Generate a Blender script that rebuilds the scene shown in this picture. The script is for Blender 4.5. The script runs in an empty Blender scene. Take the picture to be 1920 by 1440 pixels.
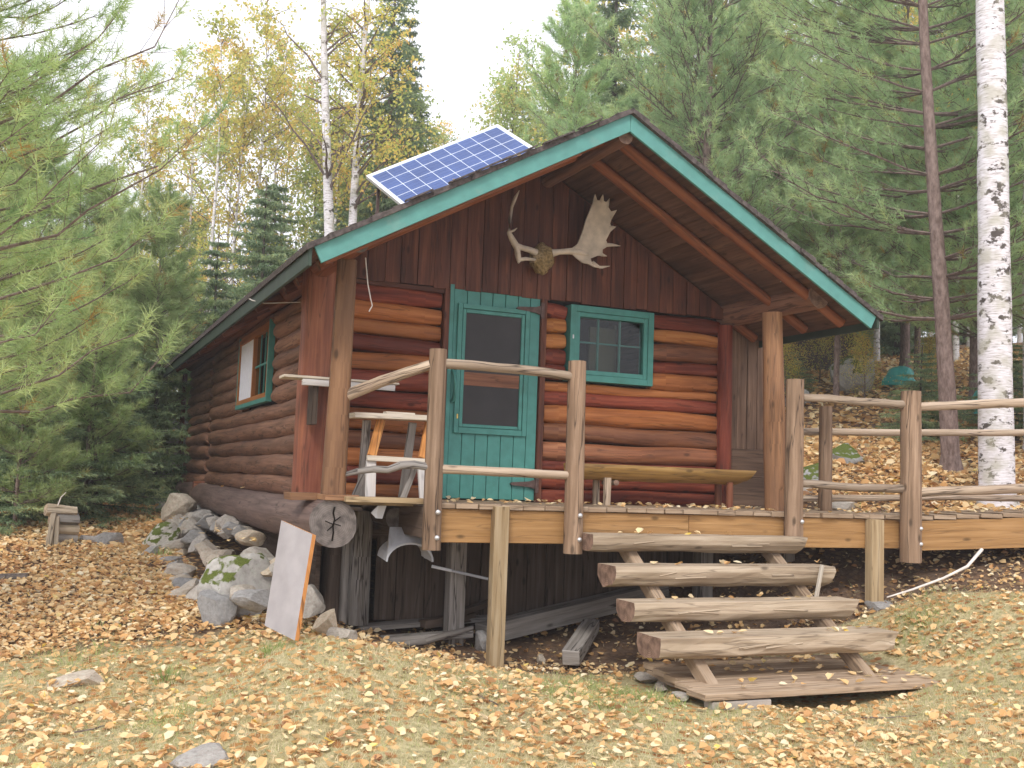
import bpy, math, random
import numpy as np
from mathutils import Vector, Matrix, noise as mnoise
rnd = random.Random(7)
RS = np.random.RandomState(11)
C = bpy.context.scene.collection
SC = bpy.context.scene
# ---------------------------------------------------------------- camera
cam_d = bpy.data.cameras.new('camera'); cam = bpy.data.objects.new('camera', cam_d); C.objects.link(cam)
RX = ((0.91683276, -0.06907846, -0.39325037), (-0.39764022, -0.06903476, -0.91494069), (0.03605475, 0.99521976, -0.0907617))
M = Matrix.Identity(4)
for i in range(3):
    for j in range(3): M[i][j] = RX[i][j]
M.translation = (-2.2192, -9.4491, 0.1989)
cam.matrix_world = M
cam_d.sensor_width = 36.0; cam_d.lens = 1988.0 / 1920 * 36; cam_d.clip_end = 600; cam_d.clip_start = 0.05
SC.camera = cam
# ---------------------------------------------------------------- world: overcast bright sky over a nishita base
SUN_EL, SUN_AZ = 42.0, 215.0      # azimuth from +Y clockwise
w = bpy.data.worlds.new('World'); SC.world = w; w.use_nodes = True
nt = w.node_tree; nt.nodes.clear()
o = nt.nodes.new('ShaderNodeOutputWorld'); bg = nt.nodes.new('ShaderNodeBackground'); bg.inputs['Strength'].default_value = 0.1
sky = nt.nodes.new('ShaderNodeTexSky'); sky.sky_type = 'NISHITA'; sky.sun_disc = False
sky.sun_elevation = math.radians(SUN_EL); sky.sun_rotation = math.radians(SUN_AZ); sky.dust_density = 3.0
tc = nt.nodes.new('ShaderNodeTexCoord'); mp = nt.nodes.new('ShaderNodeMapping'); mp.inputs['Scale'].default_value = (1, 1, 2.5)
nz = nt.nodes.new('ShaderNodeTexNoise'); nz.inputs['Scale'].default_value = 2.2; nz.inputs['Detail'].default_value = 5
rp = nt.nodes.new('ShaderNodeValToRGB'); rp.color_ramp.elements[0].position = 0.33; rp.color_ramp.elements[0].color = (.78, .78, .78, 1)
rp.color_ramp.elements[1].position = 0.55; rp.color_ramp.elements[1].color = (.97, .97, .97, 1)
mx = nt.nodes.new('ShaderNodeMix'); mx.data_type = 'RGBA'
mx.inputs[7].default_value = (9.6, 9.65, 10.6, 1)
L = nt.links.new
L(tc.outputs['Generated'], mp.inputs[0]); L(mp.outputs[0], nz.inputs['Vector']); L(nz.outputs[0], rp.inputs[0])
L(rp.outputs[0], mx.inputs[0]); L(sky.outputs[0], mx.inputs[6]); L(mx.outputs[2], bg.inputs[0]); L(bg.outputs[0], o.inputs[0])
sd = bpy.data.lights.new('sun', 'SUN'); sd.energy = 1.3; sd.angle = math.radians(12); sd.color = (1, .96, .9)
sun = bpy.data.objects.new('sun', sd); C.objects.link(sun)
az, el = math.radians(SUN_AZ), math.radians(SUN_EL)
sdir = Vector((math.sin(az) * math.cos(el), math.cos(az) * math.cos(el), math.sin(el)))
sun.rotation_euler = sdir.to_track_quat('Z', 'Y').to_euler()
vs = SC.view_settings; vs.view_transform = 'Standard'; vs.look = 'None'; vs.gamma = 1; vs.exposure = 0.80
SC.cycles.max_bounces = 6; SC.cycles.diffuse_bounces = 3; SC.cycles.transparent_max_bounces = 6
# ---------------------------------------------------------------- ground height
CP = np.array([(.25,-3.9,-1.40),(-2.36,-2.8,-1.44),(2.8,-5.1,-1.33),(1.15,-1.4,-1.34),(5.1,-1.5,-.87),(1.2,-.3,-1.29),(.3,0,-1.12),(-.7,-2,-1.0),
 (-.75,.08,-1.02),(-1.9,-1.3,-1.32),(-1.0,4.3,-.72),(-2.1,3.7,-.70),(-1.5,5.6,-.53),(-2.5,.3,-1.23),(-2.6,2.9,-.88),(-.7,7.5,-.42),(0,10,-.55),
 (6.8,.9,.30),(9.5,4,1.22),(12.9,7.9,2.6),(8.2,-.2,.12),(4.4,-3.8,-1.10),(5.8,-2.5,-.64),(5.2,-2.4,-.68),(3.2,-3.3,-1.36),(4.2,-2.0,-1.22),(1.6,-3.6,-1.37),(-1.1,-1.8,-1.34),(2.1,-2.6,-1.33),(4.3,-2.7,-1.25),
 (2.7,.3,-1.05),(3.6,.2,-.85),(4.2,3,-.5),(2,4,-.6),(4.3,9,.1),(5.6,3,.35),(3.3,12.5,.3),(0,14,-.2),(-2,15,-.2),(-6,6,-.7),(-12,0,-1.2),(-10,20,-.2),(0,30,1.0),(12,25,3.6),
 (25,15,5.0),(30,0,3.5),(15,0,1.3),(16,9,3.1),(40,40,8),(-30,40,0),(60,0,6),(0,70,4),(-40,0,-2),(0,-16,-1.8),(20,-14,-.6),(-20,-14,-2),(10,-6,-.3),(6,-1.0,-.50),(7,-2.2,-.3),(5.3,.3,-.12)])
def _U(r2): return r2 * np.log(r2 + 1e-9)
def _fit():
    n = len(CP); d = ((CP[:, None, :2] - CP[None, :, :2]) ** 2).sum(2)
    K = _U(d) + np.eye(n) * 0.15
    Pm = np.c_[np.ones(n), CP[:, :2]]
    A = np.zeros((n + 3, n + 3)); A[:n, :n] = K; A[:n, n:] = Pm; A[n:, :n] = Pm.T
    return np.linalg.solve(A, np.r_[CP[:, 2], 0, 0, 0])
TW = _fit()
def gz(x, y):
    x = np.atleast_1d(np.asarray(x, float)); y = np.atleast_1d(np.asarray(y, float)); out = np.empty(len(x))
    for s in range(0, len(x), 20000):
        xs, ys = x[s:s + 20000], y[s:s + 20000]
        d = (xs[:, None] - CP[None, :, 0]) ** 2 + (ys[:, None] - CP[None, :, 1]) ** 2
        out[s:s + 20000] = _U(d) @ TW[:-3] + TW[-3] + TW[-2] * xs + TW[-1] * ys
    out += .018 * np.sin(x * 3.1 + y * 1.7) * np.sin(y * 2.6 - x * .9) + .01 * np.sin(x * 7.3) * np.sin(y * 6.1)
    return out
def g1(x, y): return float(gz(x, y)[0])
# ---------------------------------------------------------------- materials
def newmat(name):
    m = bpy.data.materials.new(name); m.use_nodes = True; t = m.node_tree; t.nodes.clear()
    out = t.nodes.new('ShaderNodeOutputMaterial'); return m, t, out
def N(t, typ, **kw):
    n = t.nodes.new(typ)
    for k, v in kw.items():
        if k.startswith('i_'):
            key = k[2:]; key = int(key) if key.isdigit() else key.replace('_', ' '); n.inputs[key].default_value = v
        else: setattr(n, k, v)
    return n
def ramp(t, els, interp='LINEAR'):
    r = t.nodes.new('ShaderNodeValToRGB'); cr = r.color_ramp; cr.interpolation = interp
    while len(cr.elements) < len(els): cr.elements.new(.5)
    for e, (p, c) in zip(cr.elements, els):
        e.position = p; e.color = (*c, 1) if len(c) == 3 else c
    return r
def principled(t, out, rough=.8, spec=.25, metal=0):
    p = t.nodes.new('ShaderNodeBsdfPrincipled'); p.inputs['Roughness'].default_value = rough
    p.inputs['Specular IOR Level'].default_value = spec; p.inputs['Metallic'].default_value = metal
    t.links.new(p.outputs[0], out.inputs[0]); return p
def mixc(t, fac, a, b, blend='MIX'):
    m = t.nodes.new('ShaderNodeMix'); m.data_type = 'RGBA'; m.blend_type = blend
    for i, v in ((0, fac), (6, a), (7, b)):
        if hasattr(v, 'is_linked') or hasattr(v, 'links'): t.links.new(v, m.inputs[i])
        else: m.inputs[i].default_value = v if i == 0 else ((*v, 1) if len(v) == 3 else v)
    return m.outputs[2]
def obj_uv(t, us, vs_, loc=37.0):
    uv = N(t, 'ShaderNodeUVMap'); oi = N(t, 'ShaderNodeObjectInfo'); mul = N(t, 'ShaderNodeMath', operation='MULTIPLY', i_1=loc)
    t.links.new(oi.outputs['Random'], mul.inputs[0])
    add = N(t, 'ShaderNodeVectorMath', operation='ADD'); t.links.new(uv.outputs[0], add.inputs[0]); t.links.new(mul.outputs[0], add.inputs[1])
    mp = N(t, 'ShaderNodeMapping'); mp.inputs['Scale'].default_value = (us, vs_, 1); t.links.new(add.outputs[0], mp.inputs[0])
    return add.outputs[0], mp.outputs[0], oi
def sc(t, vec, s):
    mp = N(t, 'ShaderNodeMapping'); mp.inputs['Scale'].default_value = s; t.links.new(vec, mp.inputs[0]); return mp.outputs[0]
def wood(name, dark, mid, light, rough=.72, crack=.5, blot=.45, knots=True, spec=.25, tone=None, vary=.25, grime=None):
    m, t, out = newmat(name); l = t.links.new
    base, v, oi = obj_uv(t, 1.2, 26)
    n1 = N(t, 'ShaderNodeTexNoise', i_Scale=1.0, i_Detail=7.0, i_Roughness=.62); l(v, n1.inputs['Vector'])
    r1 = ramp(t, [(.3, dark), (.5, mid), (.72, light)]); l(n1.outputs[0], r1.inputs[0])
    n2 = N(t, 'ShaderNodeTexNoise', i_Scale=1.0, i_Detail=4.0); l(sc(t, base, (1.3, 3.2, 1)), n2.inputs['Vector'])
    rb = ramp(t, [(.42, (0, 0, 0)), (.68, (1, 1, 1))]); l(n2.outputs[0], rb.inputs[0])
    mulb = N(t, 'ShaderNodeMath', operation='MULTIPLY', i_1=blot); l(rb.outputs[0], mulb.inputs[0])
    col = mixc(t, mulb.outputs[0], r1.outputs[0], tone or tuple(c * .45 for c in dark))
    # long drying cracks
    n3 = N(t, 'ShaderNodeTexNoise', i_Scale=1.0, i_Detail=3.0, i_Roughness=.5); l(sc(t, base, (.55, 9, 1)), n3.inputs['Vector'])
    rc = ramp(t, [(.485, (0, 0, 0)), (.5, (1, 1, 1)), (.515, (0, 0, 0))]); l(n3.outputs[0], rc.inputs[0])
    mc = N(t, 'ShaderNodeMath', operation='MULTIPLY', i_1=crack); l(rc.outputs[0], mc.inputs[0])
    col = mixc(t, mc.outputs[0], col, (.02, .012, .008))
    if knots:
        vo = N(t, 'ShaderNodeTexVoronoi', i_Scale=1.0); l(sc(t, base, (2.6, 6.0, 1)), vo.inputs['Vector'])
        rk = ramp(t, [(.06, (1, 1, 1)), (.14, (0, 0, 0))]); l(vo.outputs['Distance'], rk.inputs[0])
        mk = N(t, 'ShaderNodeMath', operation='MULTIPLY', i_1=.75); l(rk.outputs[0], mk.inputs[0])
        col = mixc(t, mk.outputs[0], col, tuple(c * .35 for c in dark))
    if grime:
        g = N(t, 'ShaderNodeTexNoise', i_Scale=1.0, i_Detail=6.0); l(sc(t, base, (4, 7, 1)), g.inputs['Vector'])
        gr = ramp(t, [(.5, (0, 0, 0)), (.62, (1, 1, 1))]); l(g.outputs[0], gr.inputs[0])
        mg = N(t, 'ShaderNodeMath', operation='MULTIPLY', i_1=.55); l(gr.outputs[0], mg.inputs[0])
        col = mixc(t, mg.outputs[0], col, grime)
    hs = N(t, 'ShaderNodeHueSaturation'); l(col, hs.inputs['Color'])
    mr = N(t, 'ShaderNodeMapRange', i_3=1 - vary, i_4=1 + vary); l(oi.outputs['Random'], mr.inputs[0]); l(mr.outputs[0], hs.inputs['Value'])
    p = principled(t, out, rough, spec); l(hs.outputs[0], p.inputs['Base Color'])
    hsum = N(t, 'ShaderNodeMath', operation='SUBTRACT'); l(n1.outputs[0], hsum.inputs[0]); l(mc.outputs[0], hsum.inputs[1])
    bp = N(t, 'ShaderNodeBump', i_Strength=.55, i_Distance=.006); l(hsum.outputs[0], bp.inputs['Height']); l(bp.outputs[0], p.inputs['Normal'])
    return m
def endgrain(name, c1, c2):
    m, t, out = newmat(name); l = t.links.new
    uv = N(t, 'ShaderNodeUVMap')
    nz_ = N(t, 'ShaderNodeTexNoise', i_Scale=9.0, i_Detail=3.0); l(uv.outputs[0], nz_.inputs['Vector'])
    ln = N(t, 'ShaderNodeVectorMath', operation='LENGTH'); l(uv.outputs[0], ln.inputs[0])
    ad = N(t, 'ShaderNodeMath', operation='MULTIPLY_ADD', i_1=.02); l(nz_.outputs[0], ad.inputs[0]); l(ln.outputs['Value'], ad.inputs[2])
    mu = N(t, 'ShaderNodeMath', operation='MULTIPLY', i_1=420.0); l(ad.outputs[0], mu.inputs[0])
    si = N(t, 'ShaderNodeMath', operation='SINE'); l(mu.outputs[0], si.inputs[0])
    mr = N(t, 'ShaderNodeMapRange', i_1=-1.0, i_2=1.0); l(si.outputs[0], mr.inputs[0])
    col = mixc(t, mr.outputs[0], c1, c2)
    n2 = N(t, 'ShaderNodeTexNoise', i_Scale=14.0, i_Detail=5.0); l(uv.outputs[0], n2.inputs['Vector'])
    r2 = ramp(t, [(.4, (0, 0, 0)), (.65, (1, 1, 1))]); l(n2.outputs[0], r2.inputs[0])
    col = mixc(t, r2.outputs[0], col, tuple(c * .55 for c in c1))
    p = principled(t, out, .85, .15); l(col, p.inputs['Base Color'])
    return m
def plain(name, col, rough=.6, spec=.3, metal=0, var=.12, scale=14, bump=.15, dirt=None):
    m, t, out = newmat(name); l = t.links.new
    tcn = N(t, 'ShaderNodeTexCoord'); n = N(t, 'ShaderNodeTexNoise', i_Scale=float(scale), i_Detail=6.0); l(tcn.outputs['Object'], n.inputs['Vector'])
    r = ramp(t, [(.3, tuple(c * (1 - var) for c in col)), (.7, tuple(min(1, c * (1 + var)) for c in col))]); l(n.outputs[0], r.inputs[0])
    c_ = r.outputs[0]
    if dirt:
        n2 = N(t, 'ShaderNodeTexNoise', i_Scale=5.0, i_Detail=8.0, i_Roughness=.7); l(tcn.outputs['Object'], n2.inputs['Vector'])
        r2 = ramp(t, [(.56, (0, 0, 0)), (.68, (1, 1, 1))]); l(n2.outputs[0], r2.inputs[0])
        mm = N(t, 'ShaderNodeMath', operation='MULTIPLY', i_1=.5); l(r2.outputs[0], mm.inputs[0]); c_ = mixc(t, mm.outputs[0], c_, dirt)
    p = principled(t, out, rough, spec, metal); l(c_, p.inputs['Base Color'])
    bp = N(t, 'ShaderNodeBump', i_Strength=bump, i_Distance=.004); l(n.outputs[0], bp.inputs['Height']); l(bp.outputs[0], p.inputs['Normal'])
    return m
MT = {}
MT['red'] = wood('red_stained_log', (.085, .018, .010), (.185, .038, .020), (.29, .08, .038), rough=.62, spec=.25, blot=.4)
MT['orange'] = wood('orange_stained_log', (.20, .062, .018), (.35, .12, .035), (.46, .19, .065), rough=.62, spec=.25, blot=.4, tone=(.10, .03, .012))
MT['gold'] = wood('golden_stained_log', (.25, .085, .022), (.43, .165, .045), (.53, .25, .085), rough=.62, spec=.25, blot=.3, tone=(.14, .045, .015))
MT['brown'] = wood('brown_stained_log', (.13, .046, .020), (.24, .088, .038), (.34, .15, .068), rough=.55, spec=.35, blot=.45)
MT['side'] = wood('weathered_brown_log', (.125, .058, .036), (.23, .115, .07), (.32, .175, .115), rough=.65, blot=.4, crack=.7)
MT['sill'] = wood('dark_sill_log', (.12, .075, .062), (.20, .133, .112), (.29, .20, .17), rough=.6, blot=.35, crack=.5)
MT['cornerred'] = wood('corner_post_wood', (.13, .045, .024), (.235, .085, .045), (.34, .14, .07), rough=.55, blot=.45, tone=(.11, .02, .015))
MT['post'] = wood('porch_post_wood', (.13, .065, .032), (.235, .12, .06), (.34, .19, .095), rough=.7, blot=.45, tone=(.14, .08, .05))
MT['rail'] = wood('weathered_rail_wood', (.24, .175, .12), (.385, .295, .21), (.53, .43, .33), rough=.8, blot=.3, tone=(.16, .10, .075), crack=.8)
MT['railpost'] = wood('rail_post_wood', (.155, .10, .062), (.265, .175, .112), (.40, .28, .19), rough=.8, blot=.5, tone=(.12, .07, .04), crack=.8)
MT['tread'] = wood('weathered_tread_wood', (.27, .20, .135), (.43, .335, .235), (.56, .46, .34), rough=.85, blot=.35, tone=(.20, .15, .09), crack=.45, vary=.12)
MT['rim'] = wood('yellow_brown_beam', (.22, .118, .042), (.335, .185, .07), (.43, .255, .11), rough=.7, blot=.3, tone=(.22, .11, .04), crack=.3, vary=.1)
MT['deck'] = wood('deck_board_wood', (.24, .16, .10), (.37, .27, .18), (.48, .37, .27), rough=.85, blot=.35, tone=(.16, .11, .075), crack=.5, vary=.15)
MT['leg'] = wood('post_lumber', (.24, .16, .08), (.38, .28, .16), (.48, .38, .25), rough=.8, blot=.4, tone=(.27, .17, .07), vary=.15)
MT['grey'] = wood('grey_weathered_lumber', (.17, .15, .13), (.30, .275, .25), (.42, .39, .35), rough=.9, blot=.35, tone=(.12, .09, .06), crack=.9)
MT['skirt'] = wood('dark_skirt_boards', (.055, .038, .027), (.095, .068, .05), (.16, .12, .095), rough=.9, blot=.5, crack=.8, tone=(.05, .03, .02))
MT['siding'] = wood('gable_siding_wood', (.062, .021, .012), (.12, .041, .023), (.21, .08, .04), rough=.6, blot=.65, crack=.5)
MT['rafter'] = wood('rafter_wood', (.13, .042, .018), (.23, .078, .032), (.31, .12, .05), rough=.6, blot=.3)
MT['sheath'] = wood('roof_sheathing_wood', (.07, .034, .02), (.125, .062, .036), (.18, .10, .06), rough=.8, blot=.5)
MT['wallplank'] = wood('plank_wall_wood', (.085, .05, .032), (.15, .09, .058), (.235, .15, .10), rough=.8, blot=.55, tone=(.08, .05, .035))
MT['fresh'] = wood('fresh_orange_wood', (.45, .17, .04), (.62, .27, .08), (.72, .38, .14), rough=.7, blot=.25, crack=.6, tone=(.35, .12, .03))
MT['pale'] = wood('pale_lumber', (.42, .36, .28), (.58, .52, .43), (.72, .66, .57), rough=.8, blot=.25, tone=(.40, .25, .12), crack=.4)
MT['bench'] = wood('bench_log_wood', (.22, .12, .035), (.38, .22, .065), (.50, .31, .10), rough=.55, spec=.35, blot=.5, tone=(.12, .07, .03))
MT['windowwood'] = wood('orange_window_wood', (.35, .12, .03), (.5, .19, .05), (.6, .27, .08), rough=.5, blot=.2, crack=.2)
MT['firewood'] = wood('split_firewood', (.28, .22, .15), (.45, .37, .27), (.6, .52, .4), rough=.9, blot=.4, crack=.8)
MT['endgrey'] = endgrain('grey_end_grain', (.17, .145, .13), (.215, .185, .165))
MT['endbrown'] = endgrain('brown_end_grain', (.24, .15, .11), (.33, .22, .16))
MT['endfire'] = endgrain('fire_end_grain', (.42, .32, .22), (.52, .42, .3))
MT['crackm'] = plain('dark_split', (.015, .012, .01), .95, 0)
MT['teal'] = plain('teal_paint', (.098, .275, .243), .55, .3, var=.10, scale=9, dirt=(.17, .30, .26))
MT['teal_shaded'] = plain('shaded_teal_paint', (.064, .232, .198), .5, .35, var=.12, scale=11, dirt=(.05, .17, .13))  # same paint as the fascia, porch shade put into a darker colour
MT['darkgreen'] = plain('dark_green_paint', (.036, .056, .040), .6, .3, var=.2, scale=5, dirt=(.06, .07, .055))
MT['shingle'] = plain('asphalt_shingle', (.09, .075, .07), .95, .1, var=.5, scale=30, bump=.8, dirt=(.16, .14, .11))
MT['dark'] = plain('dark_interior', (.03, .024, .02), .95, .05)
MT['screen'] = plain('insect_screen', (.030, .027, .027), .55, .35, var=.3, scale=3, bump=.05)
MT['metal'] = plain('rusty_iron', (.11, .07, .06), .7, .4, .3, var=.4, scale=30)
MT['galv'] = plain('galvanised_bolt', (.6, .6, .6), .45, .5, .6, var=.15)
MT['curtain'] = plain('white_curtain', (.72, .72, .76), .9, .1, var=.05)
MT['palething'] = plain('pale_furniture', (.11, .105, .07), .8, .1)
MT['antler'] = plain('antler_bone', (.52, .44, .35), .6, .3, var=.25, scale=9, bump=.4, dirt=(.38, .29, .2))
MT['skull'] = plain('skull_hair', (.24, .17, .08), .9, .1, var=.6, scale=40, bump=1.5, dirt=(.5, .42, .3))
MT['frame_al'] = plain('aluminium_frame', (.78, .78, .78), .35, .5, .2, var=.03)
MT['cellblue'] = plain('solar_cell', (.045, .085, .24), .22, .5, 0, var=.15, scale=3, bump=.02)
MT['cellline'] = plain('solar_grid_line', (.62, .68, .8), .3, .5)
MT['whiteplas'] = plain('white_plastic', (.72, .74, .78), .4, .4, var=.04)
MT['greyplas'] = plain('grey_plastic', (.46, .47, .50), .55, .35, var=.08, dirt=(.25, .24, .23))
MT['tarp'] = plain('turquoise_tarp', (.06, .42, .40), .5, .4, var=.15, scale=4)
MT['wire'] = plain('pale_wire', (.55, .5, .45), .6, .3)
MT['stick'] = plain('bleached_stick', (.66, .60, .54), .8, .15, var=.15, scale=12)
MT['brass'] = plain('brass_latch', (.7, .5, .15), .35, .5, .8)
def glass():
    m, t, out = newmat('window_glass'); l = t.links.new
    g = N(t, 'ShaderNodeBsdfGlossy', i_Roughness=.06); tr = N(t, 'ShaderNodeBsdfTransparent'); tr.inputs[0].default_value = (.8, .82, .8, 1)
    ms = N(t, 'ShaderNodeMixShader', i_0=.022); l(tr.outputs[0], ms.inputs[1]); l(g.outputs[0], ms.inputs[2]); l(ms.outputs[0], out.inputs[0]); return m
MT['glass'] = glass()
def bark_birch():
    m, t, out = newmat('birch_bark'); l = t.links.new
    tcn = N(t, 'ShaderNodeTexCoord')
    n = N(t, 'ShaderNodeTexNoise', i_Scale=1.0, i_Detail=5.0, i_Roughness=.6); l(sc(t, tcn.outputs['Object'], (9, 9, 75)), n.inputs['Vector'])
    r = ramp(t, [(.32, (.30, .26, .24)), (.45, (.66, .62, .62)), (.6, (.80, .77, .79))]); l(n.outputs[0], r.inputs[0])
    n2 = N(t, 'ShaderNodeTexNoise', i_Scale=1.0, i_Detail=5.0, i_Roughness=.65); l(sc(t, tcn.outputs['Object'], (5, 5, 8)), n2.inputs['Vector'])
    r2 = ramp(t, [(.56, (0, 0, 0)), (.60, (1, 1, 1))]); l(n2.outputs[0], r2.inputs[0])
    c_ = mixc(t, r2.outputs[0], r.outputs[0], (.09, .075, .065))
    n3 = N(t, 'ShaderNodeTexNoise', i_Scale=4.0, i_Detail=3.0); l(tcn.outputs['Object'], n3.inputs['Vector'])
    r3 = ramp(t, [(.47, (0, 0, 0)), (.66, (1, 1, 1))]); l(n3.outputs[0], r3.inputs[0])
    m3 = N(t, 'ShaderNodeMath', operation='MULTIPLY', i_1=.65); l(r3.outputs[0], m3.inputs[0])
    c_ = mixc(t, m3.outputs[0], c_, (.42, .40, .30))
    p = principled(t, out, .75, .2); l(c_, p.inputs['Base Color'])
    bp = N(t, 'ShaderNodeBump', i_Strength=.5, i_Distance=.01); l(n.outputs[0], bp.inputs['Height']); l(bp.outputs[0], p.inputs['Normal'])
    return m
def bark(name, a, b, s=(14, 14, 5)):
    m, t, out = newmat(name); l = t.links.new
    tcn = N(t, 'ShaderNodeTexCoord')
    n = N(t, 'ShaderNodeTexNoise', i_Scale=1.6, i_Detail=6.0, i_Roughness=.65); l(sc(t, tcn.outputs['Object'], s), n.inputs['Vector'])
    r = ramp(t, [(.35, a), (.65, b)]); l(n.outputs[0], r.inputs[0])
    p = principled(t, out, .9, .1); l(r.outputs[0], p.inputs['Base Color'])
    bp = N(t, 'ShaderNodeBump', i_Strength=.9, i_Distance=.02); l(n.outputs[0], bp.inputs['Height']); l(bp.outputs[0], p.inputs['Normal'])
    return m
MT['birch'] = bark_birch()
MT['pinebark'] = bark('pine_bark', (.14, .095, .08), (.32, .24, .21))
MT['twig'] = bark('twig_bark', (.12, .09, .078), (.25, .19, .165), (9, 9, 9))
MT['sprucebark'] = bark('spruce_bark', (.08, .065, .055), (.2, .165, .14))
def leafmat(name, els, trans=.35, rough=.7):
    m, t, out = newmat(name); l = t.links.new
    a = N(t, 'ShaderNodeAttribute', attribute_name='v'); r = ramp(t, els); l(a.outputs['Fac'], r.inputs[0])
    oi = N(t, 'ShaderNodeObjectInfo'); mr = N(t, 'ShaderNodeMapRange', i_3=.85, i_4=1.15); l(oi.outputs['Random'], mr.inputs[0])
    hs = N(t, 'ShaderNodeHueSaturation'); l(r.outputs[0], hs.inputs['Color']); l(mr.outputs[0], hs.inputs['Value'])
    d = N(t, 'ShaderNodeBsdfDiffuse'); tl = N(t, 'ShaderNodeBsdfTranslucent'); l(hs.outputs[0], d.inputs[0]); l(hs.outputs[0], tl.inputs[0])
    ms = N(t, 'ShaderNodeMixShader', i_0=trans); l(d.outputs[0], ms.inputs[1]); l(tl.outputs[0], ms.inputs[2]); l(ms.outputs[0], out.inputs[0])
    return m
MT['ndlA'] = leafmat('white_pine_needles', [(0, (.23, .36, .16)), (.5, (.42, .54, .23)), (.86, (.62, .70, .33)), (.93, (.45, .36, .12)), (1, (.50, .28, .10))], .4)
MT['ndlB'] = leafmat('red_pine_needles', [(0, (.27, .40, .21)), (.5, (.45, .60, .31)), (.88, (.62, .72, .35)), (.95, (.34, .24, .08)), (1, (.45, .26, .09))], .45)
MT['ndlS'] = leafmat('spruce_needles', [(0, (.18, .26, .15)), (.6, (.33, .43, .24)), (.93, (.50, .56, .28)), (1, (.45, .34, .14))], .4)
MT['lfB'] = leafmat('birch_leaves', [(0, (.42, .50, .14)), (.4, (.64, .62, .18)), (.8, (.84, .66, .20)), (1, (.82, .52, .18))], .55)
MT['lfP'] = leafmat('poplar_leaves', [(0, (.34, .44, .17)), (.6, (.52, .60, .22)), (1, (.74, .62, .25))], .5)
MT['lfG'] = leafmat('ground_leaves', [(0, (.34, .18, .10)), (.12, (.54, .31, .16)), (.3, (.72, .43, .19)), (.55, (.83, .58, .29)), (.8, (.90, .72, .43)), (.94, (.90, .80, .58)), (1, (.90, .66, .14))], .25)
MT['grass'] = leafmat('grass_blades', [(0, (.25, .40, .11)), (.3, (.44, .48, .21)), (.6, (.64, .57, .33)), (1, (.80, .69, .48))], .35)
def groundmat():
    m, t, out = newmat('lawn_and_litter'); l = t.links.new
    tcn = N(t, 'ShaderNodeTexCoord'); P_ = tcn.outputs['Object']
    n = N(t, 'ShaderNodeTexNoise', i_Scale=1.1, i_Detail=6.0, i_Roughness=.6); l(P_, n.inputs['Vector'])
    n2 = N(t, 'ShaderNodeTexNoise', i_Scale=28.0, i_Detail=6.0, i_Roughness=.7); l(P_, n2.inputs['Vector'])
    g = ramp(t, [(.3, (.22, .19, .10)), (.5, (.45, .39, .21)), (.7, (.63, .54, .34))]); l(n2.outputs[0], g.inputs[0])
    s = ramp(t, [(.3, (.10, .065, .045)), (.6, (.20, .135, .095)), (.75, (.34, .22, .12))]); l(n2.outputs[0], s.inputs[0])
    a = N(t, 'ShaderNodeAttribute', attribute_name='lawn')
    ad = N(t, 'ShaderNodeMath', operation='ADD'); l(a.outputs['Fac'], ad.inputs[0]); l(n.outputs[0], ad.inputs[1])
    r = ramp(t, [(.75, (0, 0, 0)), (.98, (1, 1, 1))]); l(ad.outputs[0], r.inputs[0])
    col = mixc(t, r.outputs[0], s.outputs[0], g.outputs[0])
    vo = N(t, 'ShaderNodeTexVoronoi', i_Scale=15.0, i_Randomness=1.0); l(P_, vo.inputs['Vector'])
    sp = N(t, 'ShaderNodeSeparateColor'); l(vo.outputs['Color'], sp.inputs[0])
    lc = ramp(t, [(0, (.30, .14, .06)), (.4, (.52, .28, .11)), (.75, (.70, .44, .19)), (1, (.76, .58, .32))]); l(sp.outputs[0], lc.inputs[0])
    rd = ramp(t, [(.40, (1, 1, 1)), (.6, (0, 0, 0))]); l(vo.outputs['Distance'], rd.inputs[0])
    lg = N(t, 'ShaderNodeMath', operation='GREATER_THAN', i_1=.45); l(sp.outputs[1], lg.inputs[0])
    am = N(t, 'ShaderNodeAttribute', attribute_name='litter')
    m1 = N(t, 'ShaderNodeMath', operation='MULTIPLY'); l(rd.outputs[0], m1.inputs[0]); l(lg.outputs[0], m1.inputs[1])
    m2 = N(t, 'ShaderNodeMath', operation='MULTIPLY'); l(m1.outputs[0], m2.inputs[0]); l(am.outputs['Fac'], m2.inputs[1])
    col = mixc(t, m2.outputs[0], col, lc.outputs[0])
    p = principled(t, out, .95, .05); l(col, p.inputs['Base Color'])
    bp = N(t, 'ShaderNodeBump', i_Strength=.9, i_Distance=.03); l(n2.outputs[0], bp.inputs['Height']); l(bp.outputs[0], p.inputs['Normal'])
    return m
MT['ground'] = groundmat()
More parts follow.
